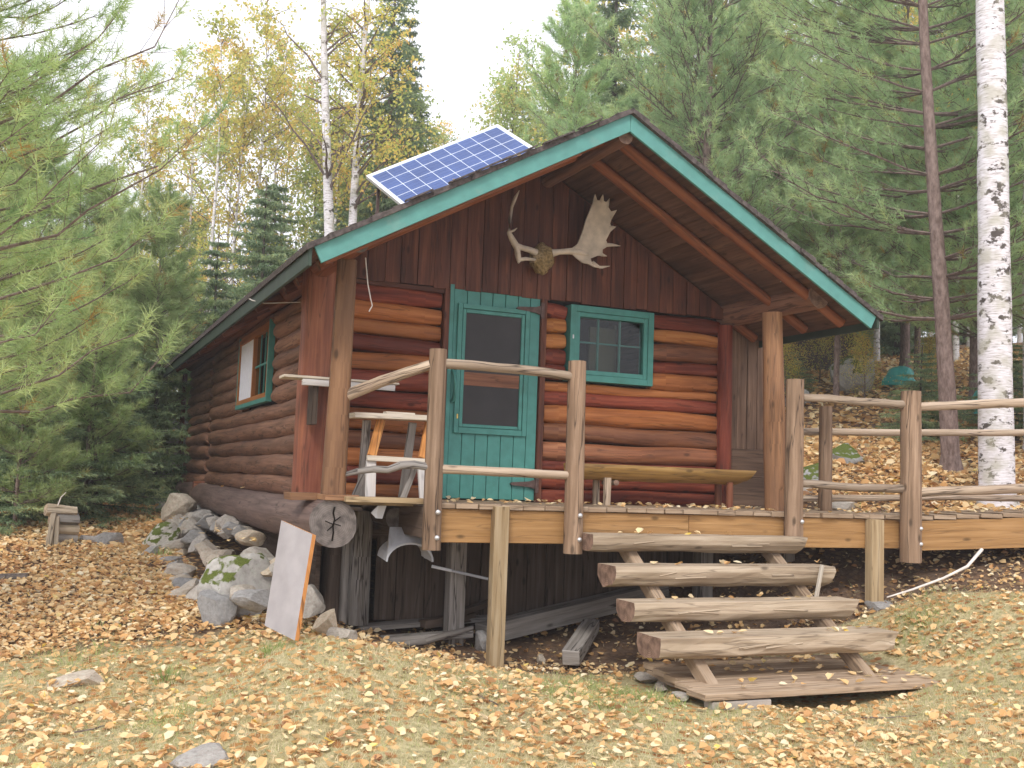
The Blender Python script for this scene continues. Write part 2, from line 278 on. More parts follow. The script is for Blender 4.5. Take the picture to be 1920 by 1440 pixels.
def stone(name, a, b, lichen=(.42, .43, .36), moss=0):
    m, t, out = newmat(name); l = t.links.new
    tcn = N(t, 'ShaderNodeTexCoord'); P_ = tcn.outputs['Object']; oi = N(t, 'ShaderNodeObjectInfo')
    n = N(t, 'ShaderNodeTexNoise', i_Scale=5.0, i_Detail=8.0, i_Roughness=.7); l(P_, n.inputs['Vector'])
    r = ramp(t, [(.3, a), (.7, b)]); l(n.outputs[0], r.inputs[0])
    n2 = N(t, 'ShaderNodeTexNoise', i_Scale=9.0, i_Detail=6.0, i_Roughness=.7); l(P_, n2.inputs['Vector'])
    r2 = ramp(t, [(.52, (0, 0, 0)), (.62, (1, 1, 1))]); l(n2.outputs[0], r2.inputs[0])
    m2 = N(t, 'ShaderNodeMath', operation='MULTIPLY', i_1=.6); l(r2.outputs[0], m2.inputs[0])
    col = mixc(t, m2.outputs[0], r.outputs[0], lichen)
    hs = N(t, 'ShaderNodeHueSaturation'); l(col, hs.inputs['Color']); mr = N(t, 'ShaderNodeMapRange', i_3=.7, i_4=1.25); l(oi.outputs['Random'], mr.inputs[0]); l(mr.outputs[0], hs.inputs['Value'])
    mw = N(t, 'ShaderNodeMapRange', i_3=.2, i_4=1.5); l(oi.outputs['Random'], mw.inputs[0]); l(mw.outputs[0], hs.inputs['Saturation'])
    col = hs.outputs[0]
    if moss:
        n3 = N(t, 'ShaderNodeTexNoise', i_Scale=3.0, i_Detail=5.0); l(P_, n3.inputs['Vector'])
        ge = N(t, 'ShaderNodeNewGeometry'); sx = N(t, 'ShaderNodeSeparateXYZ'); l(ge.outputs['Normal'], sx.inputs[0])
        ad = N(t, 'ShaderNodeMath', operation='MULTIPLY_ADD', i_1=.35); l(sx.outputs[2], ad.inputs[0]); l(n3.outputs[0], ad.inputs[2])
        r3 = ramp(t, [(.80 - moss, (0, 0, 0)), (.86 - moss, (1, 1, 1))]); l(ad.outputs[0], r3.inputs[0])
        nm = N(t, 'ShaderNodeTexNoise', i_Scale=60.0); l(P_, nm.inputs['Vector']); rm = ramp(t, [(.3, (.05, .065, .015)), (.7, (.15, .18, .04))]); l(nm.outputs[0], rm.inputs[0])
        col = mixc(t, r3.outputs[0], col, rm.outputs[0])
    p = principled(t, out, .9, .15); l(col, p.inputs['Base Color'])
    bp = N(t, 'ShaderNodeBump', i_Strength=.6, i_Distance=.02); l(n.outputs[0], bp.inputs['Height']); l(bp.outputs[0], p.inputs['Normal'])
    return m
MT['stone'] = stone('granite', (.26, .225, .19), (.49, .44, .385))
MT['stonetan'] = stone('tan_granite', (.32, .26, .20), (.56, .485, .40))
MT['stonemoss'] = stone('mossy_granite', (.28, .26, .235), (.52, .49, .45), moss=.13)
# ---------------------------------------------------------------- object helpers
def tag(o, label=None, cat=None, group=None, kind=None):
    if label: o['label'] = label
    if cat: o['category'] = cat
    if group: o['group'] = group
    if kind: o['kind'] = kind
    return o
def empty(name, loc=(0, 0, 0), rz=0, **kw):
    o = bpy.data.objects.new(name, None); C.objects.link(o); o.location = loc; o.rotation_euler = (0, 0, rz); o.empty_display_size = .2
    return tag(o, **kw)
class MB:
    def __init__(s): s.v = []; s.f = []; s.uv = []; s.mi = []
    def add(s, verts, faces, uvs, mi=0):
        b = len(s.v); s.v += [tuple(v) for v in verts]
        for f, u in zip(faces, uvs): s.f.append([b + i for i in f]); s.uv.append(u); s.mi.append(mi)
    def box(s, x0, x1, y0, y1, z0, z1, mi=0, mat=None, jig=0):
        P8 = [Vector((x, y, z)) for z in (z0, z1) for y in (y0, y1) for x in (x0, x1)]
        if jig: P8 = [p + Vector((rnd.uniform(-jig, jig),) * 3) for p in P8]
        d = (x1 - x0, y1 - y0, z1 - z0); la = d.index(max(d)); off = rnd.uniform(0, 9)
        F = [(0, 2, 3, 1), (4, 5, 7, 6), (0, 1, 5, 4), (2, 6, 7, 3), (0, 4, 6, 2), (1, 3, 7, 5)]; nax = [2, 2, 1, 1, 0, 0]
        U = []
        for f, na in zip(F, nax):
            oth = [a for a in range(3) if a != na]
            ua = la if la in oth else oth[0]; va = [a for a in oth if a != ua][0]
            U.append([(P8[i][ua] + off, P8[i][va] + off * 1.7 + na) for i in f])
        if mat is not None: P8 = [mat @ p for p in P8]
        s.add(P8, F, U, mi)
    def beam(s, p0, p1, w, h, up=(0, 0, 1), mi=0, jig=0):
        p0, p1 = Vector(p0), Vector(p1); d = p1 - p0; Ln = d.length; x = d.normalized()
        y = Vector(up).cross(x).normalized(); z = x.cross(y)
        m = Matrix(((x.x, y.x, z.x, p0.x), (x.y, y.y, z.y, p0.y), (x.z, y.z, z.z, p0.z), (0, 0, 0, 1)))
        s.box(0, Ln, -w / 2, w / 2, -h / 2, h / 2, mi, m, jig)
    def tube(s, pts, rad, seg=12, wob=0., mi=0, cap=1, capmi=None, prof=None, seed=None, capr=1.0):
        """swept log along points; prof(angle)->radius factor; caps carry centred uv"""
        pts = [Vector(p) for p in pts]; n = len(pts); off = rnd.uniform(0, 50) if seed is None else seed
        t0 = (pts[1] - pts[0]).normalized(); ref = Vector((0, 0, 1)) if abs(t0.z) < .9 else Vector((0, 1, 0))
        b = len(s.v); Ls = 0; rings = []
        for i, p in enumerate(pts):
            t = (pts[min(i + 1, n - 1)] - pts[max(i - 1, 0)]).normalized()
            a = ref.cross(t).normalized(); c_ = t.cross(a)
            if i: Ls += (p - pts[i - 1]).length
            r = rad[i] if hasattr(rad, '__len__') else rad; row = []
            for k in range(seg):
                th = 2 * math.pi * k / seg; f = prof(th) if prof else 1
                if wob: f *= 1 + wob * mnoise.noise(Vector((math.cos(th) * 1.1 + off, math.sin(th) * 1.1, Ls * 1.8 + off)))
                q = p + (a * math.cos(th) + c_ * math.sin(th)) * r * f; s.v.append(tuple(q)); row.append((r * f * math.cos(th), r * f * math.sin(th)))
            rings.append((Ls, r, row))
        for i in range(n - 1):
            for k in range(seg):
                k2 = (k + 1) % seg
                s.f.append([b + i * seg + k, b + i * seg + k2, b + (i + 1) * seg + k2, b + (i + 1) * seg + k])
                r = rings[i][1]; a0, a1 = 2 * math.pi * k / seg * r, 2 * math.pi * (k + 1) / seg * r
                s.uv.append([(rings[i][0] + off, a0), (rings[i][0] + off, a1), (rings[i + 1][0] + off, a1), (rings[i + 1][0] + off, a0)]); s.mi.append(mi)
        if cap:
            cm = mi if capmi is None else capmi
            for i, rev in ((0, True), (n - 1, False)):
                idx = list(range(seg)); ids = [b + i * seg + k for k in idx]; uv = rings[i][2][:]
                if rev: ids.reverse(); uv.reverse()
                # separate verts so shading stays crisp
                nb = len(s.v); s.v += [s.v[q] for q in ids]; s.f.append(list(range(nb, nb + seg))); s.uv.append(uv); s.mi.append(cm)
    def log(s, p0, p1, r0, r1, seg=14, step=.22, wob=.10, bend=.0, mi=0, capmi=None, prof=None, cap=1):
        p0, p1 = Vector(p0), Vector(p1); n = max(2, int((p1 - p0).length / step) + 1)
        bx, bz = rnd.uniform(-bend, bend), rnd.uniform(-bend, bend); o1 = rnd.uniform(0, 99)
        pts = []; rr = []
        for i in range(n + 1):
            t = i / n; q = p0.lerp(p1, t); k = math.sin(math.pi * t)
            q = q + Vector((bx, bx, bz)) * k + Vector((0, 0, bend * .4 * mnoise.noise(Vector((t * 6, o1, 0)))))
            pts.append(q); rr.append((r0 + (r1 - r0) * t) * (1 + wob * .5 * mnoise.noise(Vector((o1, t * (p1 - p0).length * 1.3, 3)))))
        s.tube(pts, rr, seg, wob, mi, cap, capmi, prof)
    def build(s, name, mats, parent=None, smooth=False, bevel=0, ang=40):
        me = bpy.data.meshes.new(name); me.from_pydata(s.v, [], s.f)
        ul = me.uv_layers.new(name='UVMap'); k = 0
        flat = [c_ for u in s.uv for p in u for c_ in p]; ul.data.foreach_set('uv', flat)
        if not isinstance(mats, (list, tuple)): mats = [mats]
        for m in mats: me.materials.append(m)
        me.polygons.foreach_set('material_index', s.mi)
        if smooth: me.polygons.foreach_set('use_smooth', [len(f) == 4 for f in s.f])
        me.update()
        o = bpy.data.objects.new(name, me); C.objects.link(o)
        if parent is not None: o.parent = parent
        if bevel:
            bm_ = o.modifiers.new('bevel', 'BEVEL'); bm_.width = bevel; bm_.segments = 1; bm_.limit_method = 'ANGLE'
        return o
def B(name, mat, parent, *boxes, bevel=.003, jig=0):
    m = MB()
    for b in boxes: m.box(*b, jig=jig)
    return m.build(name, mat, parent, bevel=bevel)
def tri_object(name, mat, V, v, parent=None, nv=3, smooth=False):
    """V: (n,nv,3) polygons; v: per-face attribute"""
    n = len(V); me = bpy.data.meshes.new(name)
    me.vertices.add(n * nv); me.vertices.foreach_set('co', np.ascontiguousarray(V, dtype=np.float32).ravel())
    me.loops.add(n * nv); me.loops.foreach_set('vertex_index', np.arange(n * nv, dtype=np.int32))
    me.polygons.add(n); me.polygons.foreach_set('loop_start', np.arange(n, dtype=np.int32) * nv)
    me.update(calc_edges=True)
    a = me.attributes.new('v', 'FLOAT', 'FACE'); a.data.foreach_set('value', np.asarray(v, dtype=np.float32))
    me.materials.append(mat)
    o = bpy.data.objects.new(name, me); C.objects.link(o)
    if parent is not None: o.parent = parent
    return o
# ---------------------------------------------------------------- terrain
def build_ground():
    def axis(lo, a, b, hi, fine, nc):
        l_ = a - np.geomspace(.3, a - lo, nc)[::-1]; h = b + np.geomspace(.3, hi - b, nc); return np.r_[l_, np.arange(a, b + fine / 2, fine), h]
    xs = axis(-60, -4.5, 11, 110, .14, 26); ys = axis(-20, -6, 9, 110, .14, 26)
    X, Y = np.meshgrid(xs, ys); x, y = X.ravel(), Y.ravel(); z = gz(x, y)
    nx, ny = len(xs), len(ys)
    i, j = np.meshgrid(np.arange(nx - 1), np.arange(ny - 1)); q = (j * nx + i).ravel()
    F = np.c_[q, q + 1, q + nx + 1, q + nx]
    me = bpy.data.meshes.new('ground'); me.from_pydata(np.c_[x, y, z].tolist(), [], F.tolist())
    me.polygons.foreach_set('use_smooth', [True] * len(F))
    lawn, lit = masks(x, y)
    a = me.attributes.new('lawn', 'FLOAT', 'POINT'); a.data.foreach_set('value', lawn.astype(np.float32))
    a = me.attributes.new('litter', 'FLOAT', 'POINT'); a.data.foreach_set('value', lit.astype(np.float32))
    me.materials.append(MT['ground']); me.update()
    o = bpy.data.objects.new('ground', me); C.objects.link(o); tag(o, kind='structure')
def ss(e0, e1, x): t = np.clip((x - e0) / (e1 - e0), 0, 1); return t * t * (3 - 2 * t)
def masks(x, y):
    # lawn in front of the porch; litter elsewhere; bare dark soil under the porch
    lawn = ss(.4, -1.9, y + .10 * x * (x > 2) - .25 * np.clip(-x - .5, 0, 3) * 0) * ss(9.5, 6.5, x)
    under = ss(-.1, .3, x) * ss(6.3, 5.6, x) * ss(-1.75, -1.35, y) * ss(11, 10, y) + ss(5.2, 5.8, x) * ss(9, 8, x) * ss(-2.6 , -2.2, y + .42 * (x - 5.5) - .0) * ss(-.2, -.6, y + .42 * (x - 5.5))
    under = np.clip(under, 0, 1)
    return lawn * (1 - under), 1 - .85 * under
build_ground()

# ---------------------------------------------------------------- cabin
def prof_flat(th):      # log cross section slightly squared
    return 1.0
W, BACK = 4.30, 9.70
cab = empty('log_cabin', (0, 0, 0), label='small red-brown log cabin with teal trim, a low gable roof and a front porch', cat='cabin')
def front_wall():
    wl = MB()
    # backing walls: front (with window hole), interior box
    wl.box(.02, 2.47, .10, .14, -.02, 2.02); wl.box(3.37, W, .10, .14, -.02, 2.02)
    wl.box(2.47, 3.37, .10, .14, -.02, 1.28); wl.box(2.47, 3.37, .10, .14, 1.94, 2.02)
    fw = wl.build('front_wall', MT['dark'], cab)
    def row(zs, x0, x1, cols, x0b=None):
        for (a, b), c_ in zip(zip(zs[1:], zs[:-1]), cols):
            m = MB(); zc = (a + b) / 2; h = (b - a) / 2
            m.tube(*_logpts((x0, .065, zc), (x1, .065, zc), h * 1.05, .11), seg=24, wob=.10, capmi=0, prof=lambda th: (abs(math.cos(th)) ** 2.9 + abs(math.sin(th)) ** 2.9) ** (-1 / 2.9) * .97)
            m.build('log', MT[c_], fw, smooth=True)
    def _logpts(p0, p1, h, depth):
        n = max(3, int((p1[0] - p0[0]) / .15)); o1 = rnd.uniform(0, 99); slope = rnd.uniform(-.028, .028)
        pts, rr = [], []
        for i in range(n + 1):
            t = i / n; x = p0[0] + (p1[0] - p0[0]) * t
            e = min(t, 1 - t) * (p1[0] - p0[0]); endr = 1 - .10 * max(0, 1 - e / .04)
            pts.append((x, p0[1] + .012 * mnoise.noise(Vector((x, o1, 1))), p0[2] + slope * (t - .5) + .012 * mnoise.noise(Vector((x * 1.4, o1, 0)))))
            rr.append(h * endr * (1 + .20 * mnoise.noise(Vector((x * 1.1, o1, 5)))))
        return pts, rr
    Ls = [1.97, 1.81, 1.65, 1.50, 1.34, 1.17, .99, .82, .60, .45, .28, .13, -.02]
    row(Ls, .06, 1.09, ['red', 'orange', 'orange', 'red', 'orange', 'red', 'red', 'orange', 'brown', 'orange', 'red', 'orange', 'red'])
    Rs = [1.98, 1.83, 1.69, 1.50, 1.37, 1.19]
    row(Rs, 3.40, 4.24, ['red', 'gold', 'brown', 'red', 'orange'])
    row([1.97, 1.83, 1.68, 1.52, 1.36, 1.22], 2.19, 2.41, ['red', 'gold', 'gold', 'red', 'red'])
    row([1.20, 1.10, .97, .78, .60, .42, .30, .14, -.02], 2.19, 4.24, ['orange', 'red', 'orange', 'brown', 'brown', 'red', 'red', 'red'])
    return fw
front_wall()
def side_wall():
    m = MB(); m.box(.06, .10, .02, BACK, -.05, 1.95)
    sw = m.build('side_wall', MT['dark'], cab)
    near = [1.93, 1.78, 1.61, 1.44, 1.27, 1.10, .92, .75, .56, .38, .17, -.03]
    far = [1.90, 1.74, 1.58, 1.43, 1.26, 1.07, .92, .76, .57, .37, .14, -.08]
    for zs, y0, y1 in ((near, .12, 6.75), (far, 6.95, 9.62)):
        for a, b in zip(zs[1:], zs[:-1]):
            zc, h = (a + b) / 2, (b - a) / 2 * 1.12
            segs = [(y0, y1)]
            if y0 < 1 and zc > .96 and zc < 1.82: segs = [(.12, 1.98), (4.02, y1)]
            big = rnd.uniform(-.035, .035)
            for s0, s1 in segs:
                l_ = MB(); n = max(3, int((s1 - s0) / .25)); o1 = rnd.uniform(0, 99); pts, rr = [], []
                for i in range(n + 1):
                    t = i / n; y = s0 + (s1 - s0) * t; e = min(y - s0, s1 - y)
                    pts.append((-.05 + .02 * mnoise.noise(Vector((y * .8, o1, 1))), y, zc + .02 * mnoise.noise(Vector((y * .9, o1, 0)))))
                    rr.append(h * (1 - .35 * max(0, 1 - e / .12) ** 2) * (1 + big * (t - .5) * 3 + .16 * mnoise.noise(Vector((y * .9, o1, 5)))))
                l_.tube(pts, rr, 16, .12); l_.build('log', MT['side'], sw, smooth=True)
    # right, back and floor shells
    m = MB(); m.box(W + .0, W + .05, .15, BACK, -.05, 1.97); m.build('right_wall', MT['side'], cab)
    m = MB(); m.box(.11, W - .01, BACK - .06, BACK, -.05, 1.97); m.build('back_wall', MT['side'], cab)
    m = MB(); m.box(.11, W - .01, .15, BACK - .07, -.12, -.05); m.build('cabin_floor', MT['dark'], cab)
    m = MB(); m.log((-.02, 6.85, -.05), (-.02, 6.85, 1.9), .05, .045, wob=.05); m.build('joint_post', MT['side'], cab, smooth=True)
    # sill logs
    m = MB(); m.log((-.17, -1.25, -.185), (-.15, 6.6, -.18), .19, .185, seg=22, wob=.07, bend=.02, capmi=1)
    s1 = m.build('sill_log', [MT['sill'], MT['endgrey']], cab, smooth=True)
    c_ = MB()   # drying split on the sawn end
    path = [(-.165, -.055), (-.175, -.10), (-.160, -.15), (-.172, -.20), (-.165, -.25), (-.172, -.315)]
    for (a0, b0), (a1, b1) in zip(path[:-1], path[1:]): c_.beam((a0, -1.251, b0), (a1, -1.251, b1 - .004), .008, .012, up=(1, 0, 0))
    for a0, b0, a1, b1 in ((-.165, -.17, -.115, -.13), (-.165, -.185, -.11, -.20), (-.17, -.19, -.235, -.165), (-.17, -.2, -.215, -.24)): c_.beam((a0, -1.2515, b0), (a1, -1.2515, b1), .006, .007, up=(1, 0, 0))
    c_.build('end_split', MT['crackm'], s1)
    m = MB(); m.log((-.14, 6.72, -.17), (-.12, 10.1, -.16), .18, .16, seg=18, wob=.10, capmi=1); m.build('sill_log', [MT['sill'], MT['endbrown']], cab, smooth=True)
    m = MB(); m.log((-.30, 6.66, -.05), (.15, 6.66, -.05), .08, .08, capmi=1); m.build('beam_end', [MT['cornerred'], MT['cornerred']], cab, smooth=True)
    m = MB(); m.log((-.32, 9.9, .06), (.1, 9.9, .06), .09, .09, capmi=1); m.build('beam_end', [MT['sill'], MT['cornerred']], cab, smooth=True)
    m = MB(); m.box(-.22, -.15, BACK - .04, BACK + .06, -.02, 1.85); m.build('corner_board', MT['cornerred'], cab, bevel=.004)
    # front cross sill and right sill under the porch
    m = MB(); m.log((.05, .10, -.24), (4.6, .10, -.22), .15, .14, seg=16, wob=.08, capmi=1); m.build('cross_sill', [MT['skirt'], MT['endgrey']], cab, smooth=True)
    m = MB(); m.log((4.3, -1.1, -.22), (4.3, 9.6, -.12), .14, .14, seg=14, capmi=1); m.build('sill_log', [MT['sill'], MT['endgrey']], cab, smooth=True)
side_wall()
# side window
def side_window():
    f = MB(); x0, x1 = -.168, -.10
    f.box(x0, x1, 1.98, 4.02, .95, 1.0); f.box(x0 + .002, x1, 1.98, 2.02, 1.0, 1.84); f.box(x0 + .002, x1, 3.98, 4.02, 1.0, 1.84)
    w_ = f.build('window', MT['teal_shaded'], cab, bevel=.003)
    g = MB(); xa, xb = -.165, -.06
    g.box(xa, xb, 2.02, 3.98, 1.0, 1.05); g.box(xa, xb, 2.02, 3.98, 1.74, 1.80)
    for y in (2.02, 2.93, 3.93): g.box(xa + .003, xb, y, y + .05, 1.05, 1.74)
    g.box(xa + .02, xb, 2.02, 3.98, 1.80, 1.84)
    g.build('inner_frame', MT['windowwood'], w_, bevel=.002)
    m = MB(); m.box(-.145, -.135, 2.99, 3.92, 1.05, 1.74); m.build('curtain', MT['curtain'], w_)
    m = MB(); m.box(-.12, -.115, 2.08, 2.92, 1.05, 1.74); m.build('pane', MT['glass'], w_)
    m = MB()
    for y in (2.34, 2.62): m.box(-.135, -.122, y, y + .02, 1.05, 1.74)
    m.box(-.137, -.1225, 2.08, 2.92, 1.38, 1.40); m.build('muntin', MT['teal_shaded'], w_)
side_window()
def corner_posts():
    m = MB(); m.log((-.10, -.04, -.0), (-.10, -.04, 2.02), .155, .15, seg=20, wob=.05, prof=lambda th: 1 / max(abs(math.cos(th)), abs(math.sin(th))) ** .55)
    m.build('corner_post', MT['cornerred'], cab, smooth=True)
    m = MB(); m.log((4.30, -.02, 0), (4.29, -.02, 1.93), .085, .08, seg=16, wob=.05); m.build('corner_post', MT['red'], cab, smooth=True)
    sq = lambda th: 1 / max(abs(math.cos(th + .3)), abs(math.sin(th + .3))) ** .75
    m = MB(); m.log((-.125, -1.02, .04), (-.10, -1.0, 1.95), .098, .078, seg=20, wob=.05, prof=sq); pp = m.build('porch_post', MT['post'], cab, smooth=True)
    pp['label'] = 'squared porch post with yellowish weathered face on the log end'
    m = MB(); m.log((4.24, -1.0, -.0), (4.16, -1.0, 1.93), .115, .095, seg=18, wob=.06, bend=.01)
    m.build('porch_post', MT['post'], cab, smooth=True)
    m = MB(); m.log((4.32, -1.05, .42), (4.30, -1.13, .40), .04, .03, seg=10); m.log((4.30, -1.08, .16), (4.28, -1.13, .15), .03, .025, seg=8); m.build('branch_stub', MT['post'], cab, smooth=True)
    # plate logs
    m = MB(); m.log((4.42, -1.38, 2.07), (4.30, 2.2, 2.05), .125, .13, seg=18, wob=.08, capmi=1); m.build('plate_log', [MT['side'], MT['endbrown']], cab, smooth=True)
    m = MB(); m.log((-.12, -1.36, 2.06), (-.10, 9.6, 2.0), .11, .11, seg=18, wob=.08, capmi=1); m.build('plate_log', [MT['rafter'], MT['endgrey']], cab, smooth=True)
    m = MB(); m.log((2.14, -1.60, 3.20), (2.14, .5, 3.20), .07, .08, seg=14, wob=.1, capmi=1); m.build('ridge_log', [MT['side'], MT['endbrown']], cab, smooth=True)
    # short blocks under the posts
    B('post_block', MT['post'], cab, (-.46, -.24, -1.0, -.72, -.015, .045), jig=.006)
    B('post_block', MT['post'], cab, (-.25, .02, -1.28, -.80, -.005, .04), jig=.004)
corner_posts()
def gable():
    zr = lambda x: 3.28 - .556 * abs(x - 2.14)
    m = MB(); x = -.16
    while x < 4.32:
        wd_ = rnd.choice([.15, .16, .165, .17, .13]); x2 = min(x + wd_, 4.34); y = -.035 + rnd.uniform(-.006, .006); zb = 2.0 + rnd.uniform(-.008, .008)
        a, b = x + .003, x2 - .003; off = rnd.uniform(0, 40); za, zb2 = zr(a), zr(b); mid = None
        vs_ = [(a, y, zb), (b, y, zb), (b, y, zb2), (a, y, za), (a, y + .025, zb), (b, y + .025, zb), (b, y + .025, zb2), (a, y + .025, za)]
        F = [(0, 1, 2, 3), (5, 4, 7, 6), (1, 5, 6, 2), (4, 0, 3, 7), (4, 5, 1, 0), (3, 2, 6, 7)]
        m.add(vs_, F, [[(vs_[i][2] + off, vs_[i][0] + off + (i > 3) * .02) for i in f] for f in F]); x = x2
    g = m.build('gable_siding', MT['siding'], cab)
    m = MB(); m.add([(-.1, .0, 1.99), (4.3, .0, 1.99), (4.3, .0, zr(4.3)), (2.14, .0, 3.3), (-.1, .0, zr(-.1))], [(0, 1, 2, 3, 4)], [[(0, 0)] * 5]); m.build('gable_backing', MT['dark'], cab)
    B('drip_board', MT['siding'], cab, (-.0, 1.12, -.02, .02, 1.955, 1.998))
gable()
def roof():
    rx, rz, k = 2.14, 3.405, .556; y0, y1 = -1.68, BACK
    xl, xr = -.54, 4.86
    n_ = Vector((k, 0, 1)).normalized()
    # roof deck (sheathing boards visible from below) in board strips running along y
    rf = MB()
    def slope_box(m, xa, xb, ya, yb, t0, t1, mi=0, off=None):   # between heights t0,t1 below the top plane
        off = rnd.uniform(0, 30) if off is None else off
        def Z(x): return rz - k * abs(x - rx)
        v = [(xa, ya, Z(xa) - t0), (xb, ya, Z(xb) - t0), (xb, yb, Z(xb) - t0), (xa, yb, Z(xa) - t0), (xa, ya, Z(xa) - t1), (xb, ya, Z(xb) - t1), (xb, yb, Z(xb) - t1), (xa, yb, Z(xa) - t1)]
        F = [(0, 1, 2, 3), (7, 6, 5, 4), (4, 5, 1, 0), (5, 6, 2, 1), (6, 7, 3, 2), (7, 4, 0, 3)]
        m.add(v, F, [[(v[i][1] + off, v[i][0] * 1.1 + off) for i in f] for f in F], mi)
    for side in (-1, 1):
        end = xl if side < 0 else xr; x = rx
        while abs(x - rx) < abs(end - rx) - .02:
            x2 = x + side * .185
            if abs(x2 - rx) > abs(end - rx): x2 = end
            for ya, yb in ((y0 + .03, 1.2), (1.2, 5.0), (5.0, y1 - .02)): slope_box(rf, min(x, x2) + .002, max(x, x2) - .002, ya + .002, yb, .035 + rnd.uniform(0, .004), .062)
            x = x2
    r_ = rf.build('roof', MT['sheath'], cab)
    # shingle courses, overlapping, slightly wavy at the rake edge
    for side in (-1, 1):
        sh = MB(); end = (xl - .05) if side < 0 else (xr + .05); ncourse = 17
        for i in range(ncourse):
            a = rx + (end - rx) * i / ncourse; b = rx + (end - rx) * (i + 1) / ncourse + side * -.0
            ys = [y0 - .035 + rnd.uniform(-.012, .012)] + [y0 + j * .95 + rnd.uniform(-.1, .1) for j in range(1, 12)] + [y1 + .04]
            for ya, yb in zip(ys[:-1], ys[1:]):
                lift = rnd.uniform(0, .006); dz = .012
                xa, xb = (a, b)
                Z = lambda x: rz - k * abs(x - rx)
                za0, zb0 = Z(xa) + .004 + lift * .3, Z(xb) + .016 + lift; off = rnd.uniform(0, 9)
                v = [(xa, ya, za0), (xb, ya, zb0), (xb, yb - .004, zb0), (xa, yb - .004, za0)]; v += [(p[0], p[1], Z(p[0]) - .035) for p in v]
                if side < 0: F = [(0, 3, 2, 1), (4, 5, 6, 7), (0, 1, 5, 4), (1, 2, 6, 5), (2, 3, 7, 6), (3, 0, 4, 7)]
                else: F = [(0, 1, 2, 3), (7, 6, 5, 4), (4, 5, 1, 0), (5, 6, 2, 1), (6, 7, 3, 2), (7, 4, 0, 3)]
                sh.add(v, F, [[(v[q][1], v[q][0]) for q in f] for f in F])
        sh.build('shingles', MT['shingle'], r_)
    # torn strips showing along the left rake
    for xx in (.15, .5, .72, .95, 1.3, 1.62):
        m = MB(); Z = rz - k * abs(xx - rx) + .022; dx = rnd.uniform(.16, .3)
        m.beam((xx, y0 - .045, Z), (xx + dx, y0 - .05, Z + k * dx * 1.0 + rnd.uniform(-.008, .008)), .05, .012, up=(0, 0, 1))
        m.build('loose_shingle', MT['shingle'], r_)
    # front fascia
    def fascia(xa, xb, name, h=.165, ext=0):
        m = MB(); Z = lambda x: rz - k * abs(x - rx); y = y0; off = rnd.uniform(0, 9)
        def cut(x): return x
        sgn = 1 if xb > xa else -1
        hx = h * k * .8 * sgn
        v = [(xa, y, Z(xa) - .0), (xb, y, Z(xb) - .0), (xb - hx, y, Z(xb - hx) - h * 1.12), (xa, y, Z(xa) - h * 1.14)]
        v += [(p[0], p[1] + .028, p[2]) for p in v]
        F = [(3, 2, 1, 0), (4, 5, 6, 7), (0, 1, 5, 4), (1, 2, 6, 5), (2, 3, 7, 6), (3, 0, 4, 7)]
        if sgn < 0: F = [f[::-1] for f in F]
        m.add(v, F, [[(v[q][0], v[q][2]) for q in f] for f in F]); return m.build(name, MT['teal'], cab, bevel=.003)
    fascia(rx - .0015, xl, 'fascia'); fascia(rx + .0015, xr, 'fascia')
    zl = rz - k * (rx - xl)
    f_ = B('eave_fascia', MT['darkgreen'], cab, (xl - .028, xl, y0 + .002, y1, zl - .175, zl + .0)); f_['label'] = 'dark green eave board along the left side'
    B('eave_fascia', MT['darkgreen'], cab, (xr, xr + .028, y0 + .002, y1, zl - .155, zl - .0))
    # rafters (poles) both slopes
    for y in (-1.33, -.78, .06, .6):
        for side in (-1, 1):
            e = (xl + .25) if side < 0 else (xr - .12); rr = .052
            top = (rx + side * .06, y, rz - .062 - rr * 1.18 - .03); bot = (e, y + .01, rz - k * abs(e - rx) - .062 - rr * 1.15)
            m = MB(); m.log(top, bot, rr, rr * .95, seg=12, wob=.10, capmi=1, bend=.006); m.build('rafter', [MT['rafter'], MT['endbrown']], cab, smooth=True)
    y = 1.3
    while y < 9.5:
        m = MB(); m.log((rx - .1, y, rz - .13), (xl + .1, y, zl - .02 + .056 - .062 - .06), .05, .05, seg=8); m.build('rafter', MT['rafter'], cab, smooth=True); y += .75
    B('sub_fascia', MT['rafter'], cab, bevel=0)if False else None
    # brown board below the left rake fascia
    m = MB(); Z = lambda x: rz - k * abs(x - rx)
    m.beam((xl + .10, y0 + .075, Z(xl + .10) - .165), (rx - .45, y0 + .075, Z(rx - .45) - .165), .05, .075); m.build('barge_rafter', MT['rafter'], cab, bevel=.003)
    # hanging wire and bits below the left corner
    m = MB(); m.tube([(-.03, -1.3, 1.93), (-.0, -1.3, 1.72), (.03, -1.3, 1.60), (.045, -1.3, 1.55), (.02, -1.3, 1.50)], .005, 6); m.build('wire', MT['wire'], cab, smooth=True)
    m = MB(); m.tube([(-.57, 1.2, 1.93), (-.59, .6, 1.80), (-.50, .45, 1.76), (-.2, .3, 1.78)], .006, 6); m.build('wire', MT['wire'], cab, smooth=True)
    m = MB(); m.tube([(4.14, -1.15, 2.21), (4.18, -1.17, 2.30)], .006, 6); m.build('nail', MT['galv'], cab)
roof()
